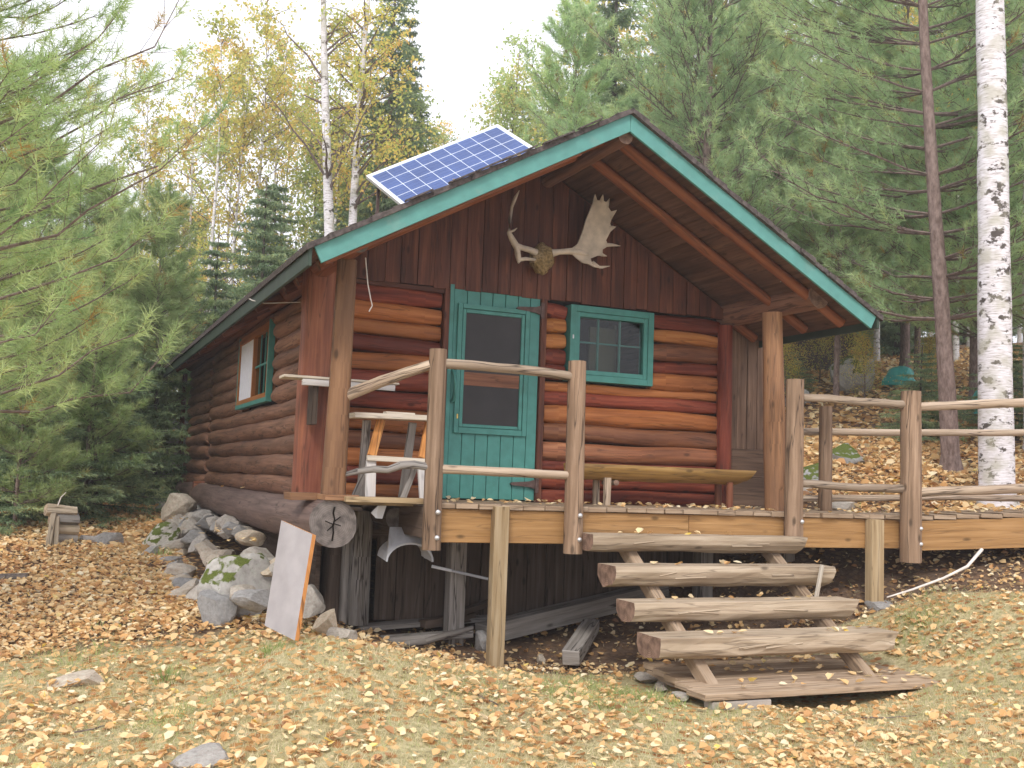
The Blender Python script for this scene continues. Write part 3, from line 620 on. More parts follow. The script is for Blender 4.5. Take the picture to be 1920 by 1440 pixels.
def door():
    y = -.02
    d = MB(); xs = [1.20, 1.335, 1.47, 1.60, 1.735, 1.87, 2.00, 2.11]
    for a, b in zip(xs[:-1], xs[1:]): d.box(a + .003, b - .003, y, y + .035, .015, 2.04)
    dr = d.build('door', MT['teal_shaded'], cab, bevel=.003)
    B('door_jamb', MT['teal_shaded'], dr, (1.155, 1.197, -.035, .05, .01, 2.045))
    B('door_trim', MT['siding'], cab, (1.10, 1.152, -.045, .06, .0, 2.0))
    B('door_trim', MT['siding'], cab, (2.118, 2.175, -.045, .06, .0, 2.0))
    yy = y - .028
    # outer casing and inner screen frame
    B('screen_casing', MT['teal_shaded'], dr, (1.24, 1.285, yy, y - .001, .63, 1.87), (1.945, 1.99, yy, y - .001, .63, 1.87), (1.287, 1.943, yy, y - .001, .63, .685), (1.287, 1.943, yy, y - .001, 1.825, 1.87))
    B('screen_frame', MT['teal_shaded'], dr, (1.29, 1.325, yy + .006, y - .001, .69, 1.82), (1.905, 1.94, yy + .006, y - .001, .69, 1.82), (1.327, 1.903, yy + .006, y - .001, .69, .72), (1.327, 1.903, yy + .006, y - .001, 1.785, 1.82))
    B('screen', MT['screen'], dr, (1.326, 1.904, y - .006, y - .002, .721, 1.784), bevel=0)
    B('cross_bar', MT['brown'], dr, (1.327, 1.903, y - .011, y - .007, 1.09, 1.215), bevel=0)
    m = MB(); m.tube([(1.215, y - .002, 1.22), (1.22, y - .05, 1.20), (1.225, y - .065, 1.09), (1.222, y - .05, .95), (1.215, y - .002, .92)], [.016, .02, .018, .02, .016], 10, .1)
    m.build('handle', MT['teal_shaded'], dr, smooth=True)
    B('latch', MT['brass'], dr, (1.262, 1.277, yy - .008, yy, .765, .81))
    for z in (1.88, .17):
        m = MB(); v = [(2.10, yy - .004, z - .045), (2.10, yy - .004, z + .045), (2.05, yy - .004, z + .028), (1.86, yy - .004, z + .014), (1.84, yy - .004, z), (1.86, yy - .004, z - .014), (2.05, yy - .004, z - .028)]
        v += [(a, b + .022, c_) for a, b, c_ in v]; n = 7
        m.add(v, [tuple(range(n - 1, -1, -1))] + [(i, (i + 1) % n, (i + 1) % n + n, i + n) for i in range(n)], [[(0, 0)] * n] + [[(0, 0)] * 4] * n)
        m.box(2.105, 2.14, yy - .006, yy - .018 + .03, z - .08, z + .08); m.build('hinge', MT['metal'], dr)
door()
def front_window():
    x0, x1, z0, z1 = 2.43, 3.39, 1.215, 1.975; y = -.06
    f = MB(); t = .065
    f.box(x0, x0 + t, y, .09, z0, z1); f.box(x1 - t, x1, y, .09, z0, z1); f.box(x0 + t, x1 - t, y + .002, .09, z0, z0 + t); f.box(x0 + t, x1 - t, y + .002, .09, z1 - t, z1)
    w_ = f.build('window', MT['teal_shaded'], cab, bevel=.003)
    a0, a1, b0, b1 = x0 + t + .002, x1 - t - .002, z0 + t + .002, z1 - t - .002; s = .045
    B('sash', MT['teal_shaded'], w_, (a0, a0 + s, y + .012, .05, b0, b1), (a1 - s, a1, y + .012, .05, b0, b1), (a0 + s, a1 - s, y + .014, .05, b0, b0 + s), (a0 + s, a1 - s, y + .014, .05, b1 - s, b1))
    g0, g1_, h0, h1 = a0 + s, a1 - s, b0 + s, b1 - s
    B('pane', MT['glass'], w_, (g0, g1_, -.012, -.009, h0, h1), bevel=0)
    B('muntin', MT['teal_shaded'], w_, (g0 + (g1_ - g0) * .30, g0 + (g1_ - g0) * .30 + .018, -.005, .02, h0, h1), (g0 + (g1_ - g0) * .64, g0 + (g1_ - g0) * .64 + .018, -.005, .02, h0, h1), (g0, g1_, .021, .035, h0 + (h1 - h0) * .52, h0 + (h1 - h0) * .52 + .018), bevel=.001)
    B('inner_panel', MT['palething'], w_, (g0 + .22, g0 + .52, .16, .20, h0 - .2, h1 - .06), (g0 + .50, g0 + .53, .16, .6, h0 - .2, h1 - .02))
    B('dark_room_sheet', MT['dark'], w_, (x0 + .01, x1 - .01, .9, .92, .8, 2.0), bevel=0)  # dark sheet standing in for the unlit room behind the pane
    B('latch', MT['galv'], w_, (x0 + .022, x0 + .038, y - .01, y, 1.63, 1.67))
front_window()
def lean_wall():
    m = MB(); x = 4.40
    for wd_ in (.085, .10, .13, .13, .12):
        m.box(x + .003, x + wd_ - .003, .16 + rnd.uniform(-.008, .008), .19, .62, 2.06 - .5 * (x - 4.4)); x += wd_
    lw = m.build('plank_wall', MT['wallplank'], cab, bevel=.003)
    B('base_plank', MT['wallplank'], lw, (4.39, 4.94, .10, .135, .33, .63), (4.385, 4.94, .105, .14, .0, .325), jig=.003)
    m = MB(); m.box(4.93, 4.97, .2, 2.6, -.1, 1.75); m.build('plank_wall', MT['wallplank'], cab)
lean_wall()
def skirt():
    sk = MB(); x = .56; off = 0
    while x < 5.3:
        wd_ = rnd.choice([.2, .24, .28, .3]); zb = max(g1(x, .1) + .05, -1.12 + .0) if x < 1.3 else g1(x + .1, .15) + .03
        sk.box(x + .004, x + wd_ - .004, .02 + rnd.uniform(-.01, .01), .05, zb, -.10); x += wd_
    sk.build('skirt_boards', MT['skirt'], cab, bevel=.003)
    for (xa, xb, y, w2) in ((.12, .21, .08, .13), (.39, .37, -.14, .095), (.24, .28, -.05, .06)):
        m = MB(); m.log((xb, y, -1.12), (xa + .02 if False else xb, y, -.12), w2, w2 * .95, seg=14, wob=.14, prof=lambda th: 1 / max(abs(math.cos(th)), abs(math.sin(th))) ** .5)
        m.build('foundation_post', MT['grey'] if w2 < .12 else MT['skirt'], cab, smooth=True)
    m = MB(); m.log((.50, -.72, -.15), (.50, .1, -.12), .09, .09, capmi=1); m.build('beam_end', [MT['skirt'], MT['endgrey']], cab, smooth=True)
    # dark foundation along the long side behind the stones
    m = MB(); m.box(-.02, .02, -.1, 9.6, -1.25, -.2); m.build('foundation', MT['skirt'], cab)
skirt()

# ---------------------------------------------------------------- porch deck
deck = empty('porch_deck', (.6, -1.3, 0), label='raised plank porch deck with peeled log railing in front of the cabin door', cat='porch deck')
DI = Vector((-.6, 1.3, 0))
def DP(o): o.location = DI; return o       # keep world-space meshes under the empty
def bolts(parent, x, y, zs):
    for z in zs:
        m = MB(); n = 8; v = []; F = []
        for r_, d in ((.021, 0), (.020, .008), (.013, .016), (.0, .019)):
            for k in range(n): v.append((x + r_ * math.cos(k * math.pi / 4), y - d, z + r_ * math.sin(k * math.pi / 4)))
        for a in range(3):
            for k in range(n): F.append((a * n + k, a * n + (k + 1) % n, (a + 1) * n + (k + 1) % n, (a + 1) * n + k))
        m.add(v, F, [[(0, 0)] * 4] * len(F)); m.build('bolt', MT['galv'], parent, smooth=True)
def build_deck():
    m = MB(); x = .60; i = 0
    while x < 5.56:
        wd_ = rnd.uniform(.185, .205); y1 = .08 if x < 4.15 else (-.30 if x > 4.3 else .08)
        if x > 4.3: y1 = .08
        dy = rnd.uniform(-.018, .012); yb = y1
        m.box(x + .004, x + wd_ - .004, -1.385 + dy, yb, -.042 + rnd.uniform(-.002, .002), 0 + rnd.uniform(-.003, .003), jig=.0015); x += wd_
    DP(m.build('deck_boards', MT['deck'], deck, bevel=.004))
    DP(B('rim_beam', MT['rim'], deck, (.60, 3.02, -1.352, -1.31, -.315, -.046), bevel=.004))
    DP(B('rim_beam', MT['rim'], deck, (3.024, 5.56, -1.352, -1.31, -.325, -.046), bevel=.004))
    DP(B('joist', MT['skirt'], deck, (.53, .57, -1.34, -.05, -.28, -.03)))
    for xx in (1.6, 2.8, 4.0, 5.2): DP(B('joist', MT['leg'], deck, (xx, xx + .04, -1.305, .0, -.26, -.05)))
    DP(B('side_board', MT['leg'], deck, (-.10, .585, -1.345, -1.10, -.012, .03)))
    DP(B('side_board', MT['leg'], deck, (-.04, .56, -1.09, -.10, -.04, .0)))
    for k, (x, zt, zb, nm) in enumerate(((.575, 1.23, -.37, 0), (1.825, 1.23, -.39, 0), (4.105, 1.235, -.25, 1), (5.50, 1.215, -.45, 1))):
        m = MB(); r_ = (.075, .083, .088, .105)[k]
        m.log((x + .01 * (k < 2), -1.352 - r_ * .92, zb), (x, -1.352 - r_ * .92, zt), r_, r_ * .93, seg=18, wob=.05, bend=.004, capmi=1, step=.15)
        p = DP(m.build('rail_post', [MT['railpost'], MT['endgrey']], deck, smooth=True))
        zz = (-.07, -.27) if k != 3 else (-.12, -.27)
        if k == 2: zz = (-.08,)
        bolts(p, x + .03, -1.352 - r_ * 1.88, zz)
    Y = -1.43
    rails = [((.63, Y, 1.12), (1.78, Y, 1.10), .040, .038, .01), ((.64, Y, .27), (1.78, Y, .26), .037, .034, .008),
             ((4.17, Y, 1.075), (5.42, Y, 1.085), .036, .042, .03), ((4.18, Y, .275), (5.43, Y, .26), .035, .042, .02),
             ((-.06, -1.06, .84), (.52, -1.40, 1.10), .050, .040, .015)]
    for p0, p1, r0, r1, bd in rails:
        m = MB(); m.log(p0, p1, r0, r1, seg=12, wob=.14, bend=bd, step=.12, capmi=1); DP(m.build('rail', [MT['rail'], MT['endgrey']], deck, smooth=True))
    m = MB(); pts = [(-.05, -1.08, .20), (.04, -1.16, .23), (.14, -1.24, .25), (.24, -1.30, .25), (.33, -1.34, .29), (.43, -1.38, .30), (.53, -1.42, .285)]
    m.tube(pts, [.018, .026, .030, .030, .034, .034, .034], 10, .15); c_ = DP(m.build('rail', MT['grey'], deck, smooth=True)); c_['label'] = 'crooked grey branch used as lower rail'
    # support posts of squared lumber
    for x, y, zt, zb, s, mt in ((1.175, -1.405, -.012, None, .125, 'leg'), (5.09, -1.405, -.045, None, .15, 'leg'), (1.225, -.30, -.05, None, .15, 'grey'), (3.88, -.30, -.05, None, .15, 'grey'), (4.9, -.3, -.05, None, .14, 'grey')):
        zb = g1(x, y) - .04; h = s / 2; yh = min(h, .05) if mt == 'leg' else h
        m = MB(); m.box(x - h, x + h, y - yh, y + yh, zb, zt, jig=.004); DP(m.build('support_post', MT[mt], deck, bevel=.005))
build_deck()
# walkway ramp turning off to the right
ramp_o = empty('ramp', (5.5, -1.42, 0), label='plank walkway with log railings leaving the porch to the right', cat='ramp')
def build_ramp():
    O = Vector((5.52, -1.40, -.0)); d = Vector((.917, -.398, 0)); n = Vector((.398, .917, 0)); up = Vector((0, 0, 1)); rise = .065; Wd = 1.12; Ln = 3.2
    off = -Vector((5.5, -1.42, 0))
    def q(s, t, z): return O + d * s + n * t + up * (z + rise * s)
    def place(o): o.location = off; return o
    m = MB(); s = .02
    while s < Ln:
        w2 = rnd.uniform(.215, .235); dy = rnd.uniform(-.012, .012)
        a = q(s + w2 / 2, -.02 + dy, -.028); b = q(s + w2 / 2, Wd, -.028)
        m.beam(a, b, w2 - .008, .04, up=(0, 0, 1), jig=.0015); s += w2
    # wedge of boards where the walk turns
    m.add([(5.50, -1.38, -.004), tuple(q(.0, 0, -.006)), tuple(q(0, Wd, -.006)), (5.50, .0, -.004)], [(0, 1, 2, 3)], [[(0, 0), (.1, 0), (.1, 1), (0, 1)]])
    place(m.build('deck_boards', MT['deck'], ramp_o, bevel=.004))
    m = MB(); m.beam(q(.06, .01, -.20), q(Ln, .01, -.20), .04, .29); place(m.build('rim_beam', MT['rim'], ramp_o, bevel=.004))
    m = MB(); m.beam(q(.0, Wd - .03, -.20), q(Ln, Wd - .03, -.20), .04, .27); place(m.build('rim_beam', MT['rim'], ramp_o))
    for z, r0, r1 in ((1.06, .045, .038), (.215, .047, .047)):
        m = MB(); m.log(q(.0, -.06, z), q(Ln, -.06, z), r0, r1, seg=12, wob=.14, bend=.03, step=.15); place(m.build('rail', MT['rail'], ramp_o, smooth=True))
    m = MB(); m.log(q(-.80, Wd + .02, .90), q(Ln, Wd + .04, .80), .040, .036, seg=12, wob=.12, bend=.03, step=.15)
    place(m.build('rail', MT['rail'], ramp_o, smooth=True))
    m = MB(); m.log(q(-.80, Wd + .02, .17), q(Ln, Wd + .04, .03), .036, .036, seg=12, wob=.12, bend=.03, step=.15); place(m.build('rail', MT['rail'], ramp_o, smooth=True))
    for x, y, r_ in ((5.27, -.47, .072), (7.9, -1.65, .072)):
        m = MB(); m.log((x, y, -.3), (x, y, 1.10), r_, r_ * .95, seg=16, wob=.05, capmi=1); place(m.build('rail_post', [MT['railpost'], MT['endgrey']], ramp_o, smooth=True))
    m = MB(); p = q(2.6, -.08, 0); m.log((p.x, p.y, -.3), (p.x, p.y, 1.4), .1, .09, seg=16, wob=.05, capmi=1); place(m.build('rail_post', [MT['railpost'], MT['endgrey']], ramp_o, smooth=True))
build_ramp()
# ---------------------------------------------------------------- stairs
st = empty('log_stairs', (3.0, -1.9, -1.3), label='open stairway of four split log treads leading up to the porch', cat='stairs')
def build_stairs():
    off = Vector((-3.0, 1.9, 1.3))
    T = [(1.90, 4.08, -1.39, -1.66, -.215, .145, 0), (1.93, 4.12, -1.70, -2.00, -.445, .175, 1), (1.93, 4.10, -2.03, -2.31, -.695, .165, 1), (1.93, 4.16, -2.36, -2.70, -.905, .165, 2)]
    for x0, x1, yb, yf, zt, th, ty in T:
        m = MB(); n = 16; off2 = rnd.uniform(0, 50); o1 = rnd.uniform(0, 90)
        prof = [(0, 0), (.25, .004), (.5, .0), (.75, .002), (1, 0), (1.03, -.25), (1.0, -.55), (.86, -.85), (.62, -1.0), (.36, -1.0), (.13, -.84), (.0, -.5)]
        if ty == 2: prof = [(0, 0), (.25, .004), (.5, .0), (.75, .002), (1, 0), (1.02, -.3), (1.0, -.6), (.95, -.85), (.70, -1.0), (.36, -1.0), (.10, -.9), (.0, -.5)]
        k = len(prof); rows = []
        for i in range(n + 1):
            t = i / n; x = x0 + (x1 - x0) * t
            row = []
            for j, (a, b) in enumerate(prof):
                nn = mnoise.noise(Vector((x * 2.2 + o1, j * .7, 0))); n3 = mnoise.noise(Vector((x * 7 + o1, j * 2.1, 3)))
                yy = yb + (yf - yb) * (a + (.07 * nn if a > .8 else 0)); zz = zt + (b * th * (1 + .12 * nn) if b < -.1 else b * th)
                if b < -.1: zz += .006 * n3
                if i == n: x_ = x + .03 * n3 + (-.05 * abs(b))
                elif i == 0: x_ = x + .006 * n3
                else: x_ = x
                row.append((x_, yy, zz + .004 * mnoise.noise(Vector((x * 3, a * 4, o1)))))
            rows.append(row)
        v = [p for r_ in rows for p in r_]; F = []; U = []
        ac = [0]
        for j in range(k): q0, q1 = prof[j], prof[(j + 1) % k]; ac.append(ac[-1] + math.hypot((q1[0] - q0[0]) * .28, (q1[1] - q0[1]) * th))
        for i in range(n):
            for j in range(k):
                F.append((i * k + j, (i + 1) * k + j, (i + 1) * k + (j + 1) % k, i * k + (j + 1) % k))
                ua, ub = rows[i][j][0] + off2, rows[i + 1][j][0] + off2; U.append([(ua, ac[j]), (ub, ac[j]), (ub, ac[j + 1]), (ua, ac[j + 1])])
        F = [f[::-1] for f in F]; U = [u[::-1] for u in U]
        m.add(v, F, U, 0)
        cy, cz = (yb + yf) / 2, zt - th * .35
        m.add(rows[0], [tuple(range(k))], [[(p[1] - cy, p[2] - cz) for p in rows[0]]], 1)
        m.add(rows[-1], [tuple(range(k - 1, -1, -1))], [[(p[1] - cy, p[2] - cz) for p in rows[-1][::-1]]], 1)
        # raised splinters along the weathered face
        for q in range(3):
            xa = rnd.uniform(x0 + .2, x1 - .6); zz = zt - th * rnd.uniform(.35, .6)
            m.beam((xa, yf - .008, zz), (xa + rnd.uniform(.15, .4), yf - .010, zz + rnd.uniform(-.02, .03)), .012, .014, up=(0, 0, 1))
        o_ = m.build('tread', [MT['tread'], MT['endbrown']], st); o_.location = off
        mod = o_.modifiers.new('b', 'BEVEL'); mod.width = .006; mod.segments = 1; mod.limit_method = 'ANGLE'
    for x in (2.35, 3.83):
        m = MB(); m.beam((x, -1.38, -.32), (x, -2.92, -1.40), .10, .10, up=(1, 0, 0)); m.beam((x + .05 if x > 3 else x + .05, -1.42, -.35), (x + .05, -2.9, -1.38), .012, .13, up=(1, 0, 0)) if False else None
        o_ = m.build('stringer', MT['deck'], st, bevel=.006); o_.location = off
build_stairs()
sp = MB(); sp.beam((3.86, -2.06, -.70), (3.95, -2.025, -.43), .038, .012, up=(0, 1, 0)); tag(sp.build('wood_strip', MT['pale']), 'thin pale wood strip leaning against the second step from the top', 'wood strip')
# platform at the foot of the stairs
pf = empty('step_platform', (3.1, -2.4, -1.25), label='low weathered board platform covered with leaves at the foot of the stairs', cat='platform')
def platform():
    m = MB(); ys = [-1.84 - .255 * i for i in range(6)]
    for i, (a, b) in enumerate(zip(ys[:-1], ys[1:])):
        x0 = 2.30 - .06 * i + rnd.uniform(-.01, .01); m.box(x0, 4.35 + rnd.uniform(-.03, .03), b + .004, a - .004, -1.275 + .0, -1.228 + rnd.uniform(-.003, .003), jig=.002)
    o_ = m.build('boards', MT['deck'], pf, bevel=.004); o_.location = (-3.1, 2.4, 1.25)
    m = MB(); m.box(2.3, 2.38, -3.05, -1.9, -1.34, -1.278); m.box(4.0, 4.08, -3.05, -1.9, -1.34, -1.278); o_ = m.build('bearer', MT['deck'], pf); o_.location = (-3.1, 2.4, 1.25)
platform()
# ---------------------------------------------------------------- rocks
def rock_mesh(seed, sub=3, rough=.28, flat=True):
    bm = __import__('bmesh').new(); __import__('bmesh').ops.create_icosphere(bm, subdivisions=sub, radius=1)
    r_ = random.Random(seed); pl = []
    for _ in range(13):
        d = Vector((r_.gauss(0, 1), r_.gauss(0, 1), r_.gauss(0, 1))).normalized(); pl.append((d, r_.uniform(.50, .85)))
    for v in bm.verts:
        p = v.co.copy()
        for _k in range(2):
            for d, h in pl:
                e = p.dot(d)
                if e > h: p -= d * (e - h) * .97
        p *= 1 + rough * .35 * mnoise.noise(p * 1.7 + Vector((seed * 3.1, 0, 0))) + .05 * mnoise.noise(p * 6 + Vector((seed, 0, 0)))
        v.co = p
    me = bpy.data.meshes.new('rock'); bm.to_mesh(me); bm.free(); me.polygons.foreach_set('use_smooth', [True] * len(me.polygons))
    try: me.set_sharp_from_angle(angle=math.radians(24))
    except Exception: pass
    return me
RM = {}
def rock(x, y, z, s, mat='stone', label='', cat='rock', group=None, seed=None, rot=None, name='rock', sub=3, zabs=False):
    seed = rnd.randint(0, 11) if seed is None else seed
    if (seed, mat, sub) not in RM:
        me = rock_mesh(seed, sub); me.materials.append(MT[mat]); RM[(seed, mat, sub)] = me
    o = bpy.data.objects.new(name, RM[(seed, mat, sub)]); C.objects.link(o)
    o.location = (x, y, z if zabs else g1(x, y) + z); o.scale = s; o.rotation_euler = rot or (rnd.uniform(-.3, .3), rnd.uniform(-.3, .3), rnd.uniform(0, 6.3))
    return tag(o, label, cat, group)
def rocks():
    G = 'stones heaped along the cabin foundation'
    lab = 'rough stone in the low heap banked against the long side sill log'
    y = -.55; k = 0; cn = {}
    while y < 9.8:
        g = g1(-.6, y); top = -.32 if y > 1 else -.52
        for j in range(3):
            t = j / 2.0; x = -.38 - .50 * (1 - t) * min(1.1, (top - g) * 1.9) + rnd.uniform(-.05, .05)
            z = g + (top - .12 - g) * t; s = rnd.choice([rnd.uniform(.08, .13), rnd.uniform(.13, .20)]) * (1.0 if y < 5 else 1.15)
            if y < .5 and j == 0: continue
            mt_ = rnd.choice(['stone', 'stonetan', 'stonetan']); zn = 'beside the leaning board' if y < .5 else 'left of the leaning board' if y < 1.9 else 'below the side window' if y < 4 else 'past the side window' if y < 6.2 else 'below the log wall joint' if y < 7.4 else 'near the far cabin corner'
            key = ('small ' if s < .14 else 'chunky ') + ('grey' if mt_ == 'stone' else 'tan') + ' stone in the ' + ['bottom', 'middle', 'top'][j] + ' row of the heap ' + zn; cn[key] = cn.get(key, 0) + 1; lab = ['', 'second ', 'third ', 'fourth ', 'fifth ', 'sixth ', 'seventh ', 'eighth ', 'ninth ', 'tenth '][cn[key] - 1] + key
            rock(x, y + rnd.uniform(-.06, .06), z + rnd.uniform(-.02, .03), (s * rnd.uniform(1.1, 1.6), s * rnd.uniform(.9, 1.4), s * rnd.uniform(.65, .95)), mt_, lab, 'stone', G, zabs=True, name='stone'); k += 1
        y += rnd.uniform(.22, .30)
    rock(-.66, -.02, .22, (.36, .27, .36), 'stonemoss', 'large pale boulder with a cap of bright moss beside the leaning board', seed=3, rot=(0, .1, .3), sub=4, name='boulder', cat='boulder')
    rock(-.86, -.22, .10, (.21, .18, .24), 'stone', 'rounded grey boulder in front of the mossy one', seed=5, rot=(0, 0, 1), sub=4, name='boulder', cat='boulder')
    rock(-.95, 3.9, .10, (.33, .24, .17), 'stonemoss', 'flat greenish grey boulder at the far left of the stone heap', seed=7, rot=(.15, -.35, .4), sub=4, name='boulder', cat='boulder')
    rock(-.62, 5.4, .20, (.30, .26, .22), 'stone', 'big grey boulder under the far end of the long side wall', seed=2, rot=(0, 0, 2), sub=4, name='boulder', cat='boulder')
    rock(-1.55, 4.0, .06, (.23, .2, .16), 'stone', 'smooth domed grey stone between the firewood and the cabin', seed=9, rot=(0, 0, 0), name='stone', cat='stone')
    rock(-1.15, 3.3, .02, (.18, .12, .07), 'stone', 'thin tilted slab of stone in the leaves left of the stone heap', seed=4, rot=(.1, -.5, .2), name='stone', cat='stone')
    rock(-.98, .9, .03, (.20, .14, .08), 'stonetan', 'flat stone lying in the leaves just above the mossy boulder', seed=1, rot=(0, -.2, .4), name='stone', cat='stone')
    rock(-.12, -1.0, .12, (.14, .13, .14), 'stonetan', 'pale lumpy stone beside the dark foundation post', seed=6, name='stone', cat='stone')
    rock(-.08, -1.35, .05, (.14, .11, .10), 'stone', 'squarish grey green stone at the foot of the pale one', seed=8, rot=(0, 0, .4), name='stone', cat='stone')
    rock(-.15, -.55, .20, (.16, .15, .17), 'stone', 'shaded stone under the sill log end', seed=10, name='stone', cat='stone')
    rock(1.42, -.50, .05, (.10, .09, .13), 'stonetan', 'upright brown stone against the rear support post', seed=2, name='stone', cat='stone')
    rock(1.80, -.95, .03, (.055, .05, .05), 'stone', 'small white stone beside the cut lumber block', seed=3, name='stone', cat='stone')
    rock(5.13, -1.43, -.0, (.20, .13, .07), 'stone', 'pale flat stone under the right support post', seed=5, rot=(0, 0, .3), name='stone', cat='stone')
    rock(-1.94, -1.33, .0, (.26, .16, .09), 'stone', 'grey stone flush with the lawn at the left', seed=6, rot=(0, 0, -.2), name='stone', cat='stone')
    rock(-1.36, -3.42, .005, (.22, .15, .09), 'stone', 'dark stone in the lawn at the bottom edge', seed=7, rot=(0, 0, -.3), name='stone', cat='stone')
    for (x, y, s, lb) in ((2.24, -1.98, (.16, .10, .06), 'dark rounded stone under the back left corner of the platform'), (2.16, -2.35, (.15, .06, .045), 'white stone wedged under the left edge of the platform'), (2.06, -2.75, (.17, .07, .04), 'long grey stone under the front left corner of the platform')):
        rock(x, y, .03, s, 'stone', lb, 'stone', seed=rnd.randint(0, 9), rot=(0, .1, 1.2), name='stone')
    m = MB(); m.box(2.12, 2.62, -3.10, -2.98, -1.36, -1.285, jig=.006); tag(m.build('paver_brick', MT['stonetan'], bevel=.008), 'reddish flat block under the front edge of the platform', 'block')
    # hillside stones to the right
    for (x, y, dz, s, mt, lb) in ((6.45, 1.2, .05, (.35, .25, .17), 'stonemoss', 'mossy stone on the slope behind the short back rail post'), (7.6, 1.9, .05, (.45, .3, .2), 'stonemoss', 'long dark mossy stone on the leafy slope'),
        (7.3, 3.4, .05, (.3, .3, .2), 'stone', 'grey stone halfway up the leafy slope'), (6.15, .25, .0, (.32, .16, .08), 'stone', 'flat blue grey stone by the back rail'), (11.9, 6.6, .2, (.55, .45, .5), 'stonemoss', 'large lichen covered boulder at the top of the slope'),
        (10.4, 6.4, .1, (.4, .3, .25), 'stone', 'stone beside the large hilltop boulder'), (6.1, .9, .02, (.22, .16, .1), 'stone', 'small stone behind the porch corner'), (8.35, 4.6, .05, (.35, .25, .18), 'stonemoss', 'mossy stone below the large hilltop boulder')):
        rock(x, y, dz, s, mt, lb, 'boulder' if s[0] > .5 else 'stone', name='boulder' if s[0] > .5 else 'stone')
    rock(-.75, 10.3, .75, (.9, .6, 1.0), 'stonemoss', 'tall mossy rock outcrop beyond the far left corner of the cabin', 'boulder', seed=4, rot=(0, .1, .5), name='boulder', sub=4)
    rock(-.05, 11.4, .8, (.8, .8, 1.1), 'stonemoss', 'second rock outcrop touching the cabin far end', 'boulder', seed=8, rot=(.1, 0, 1.5), name='boulder', sub=4)
rocks()
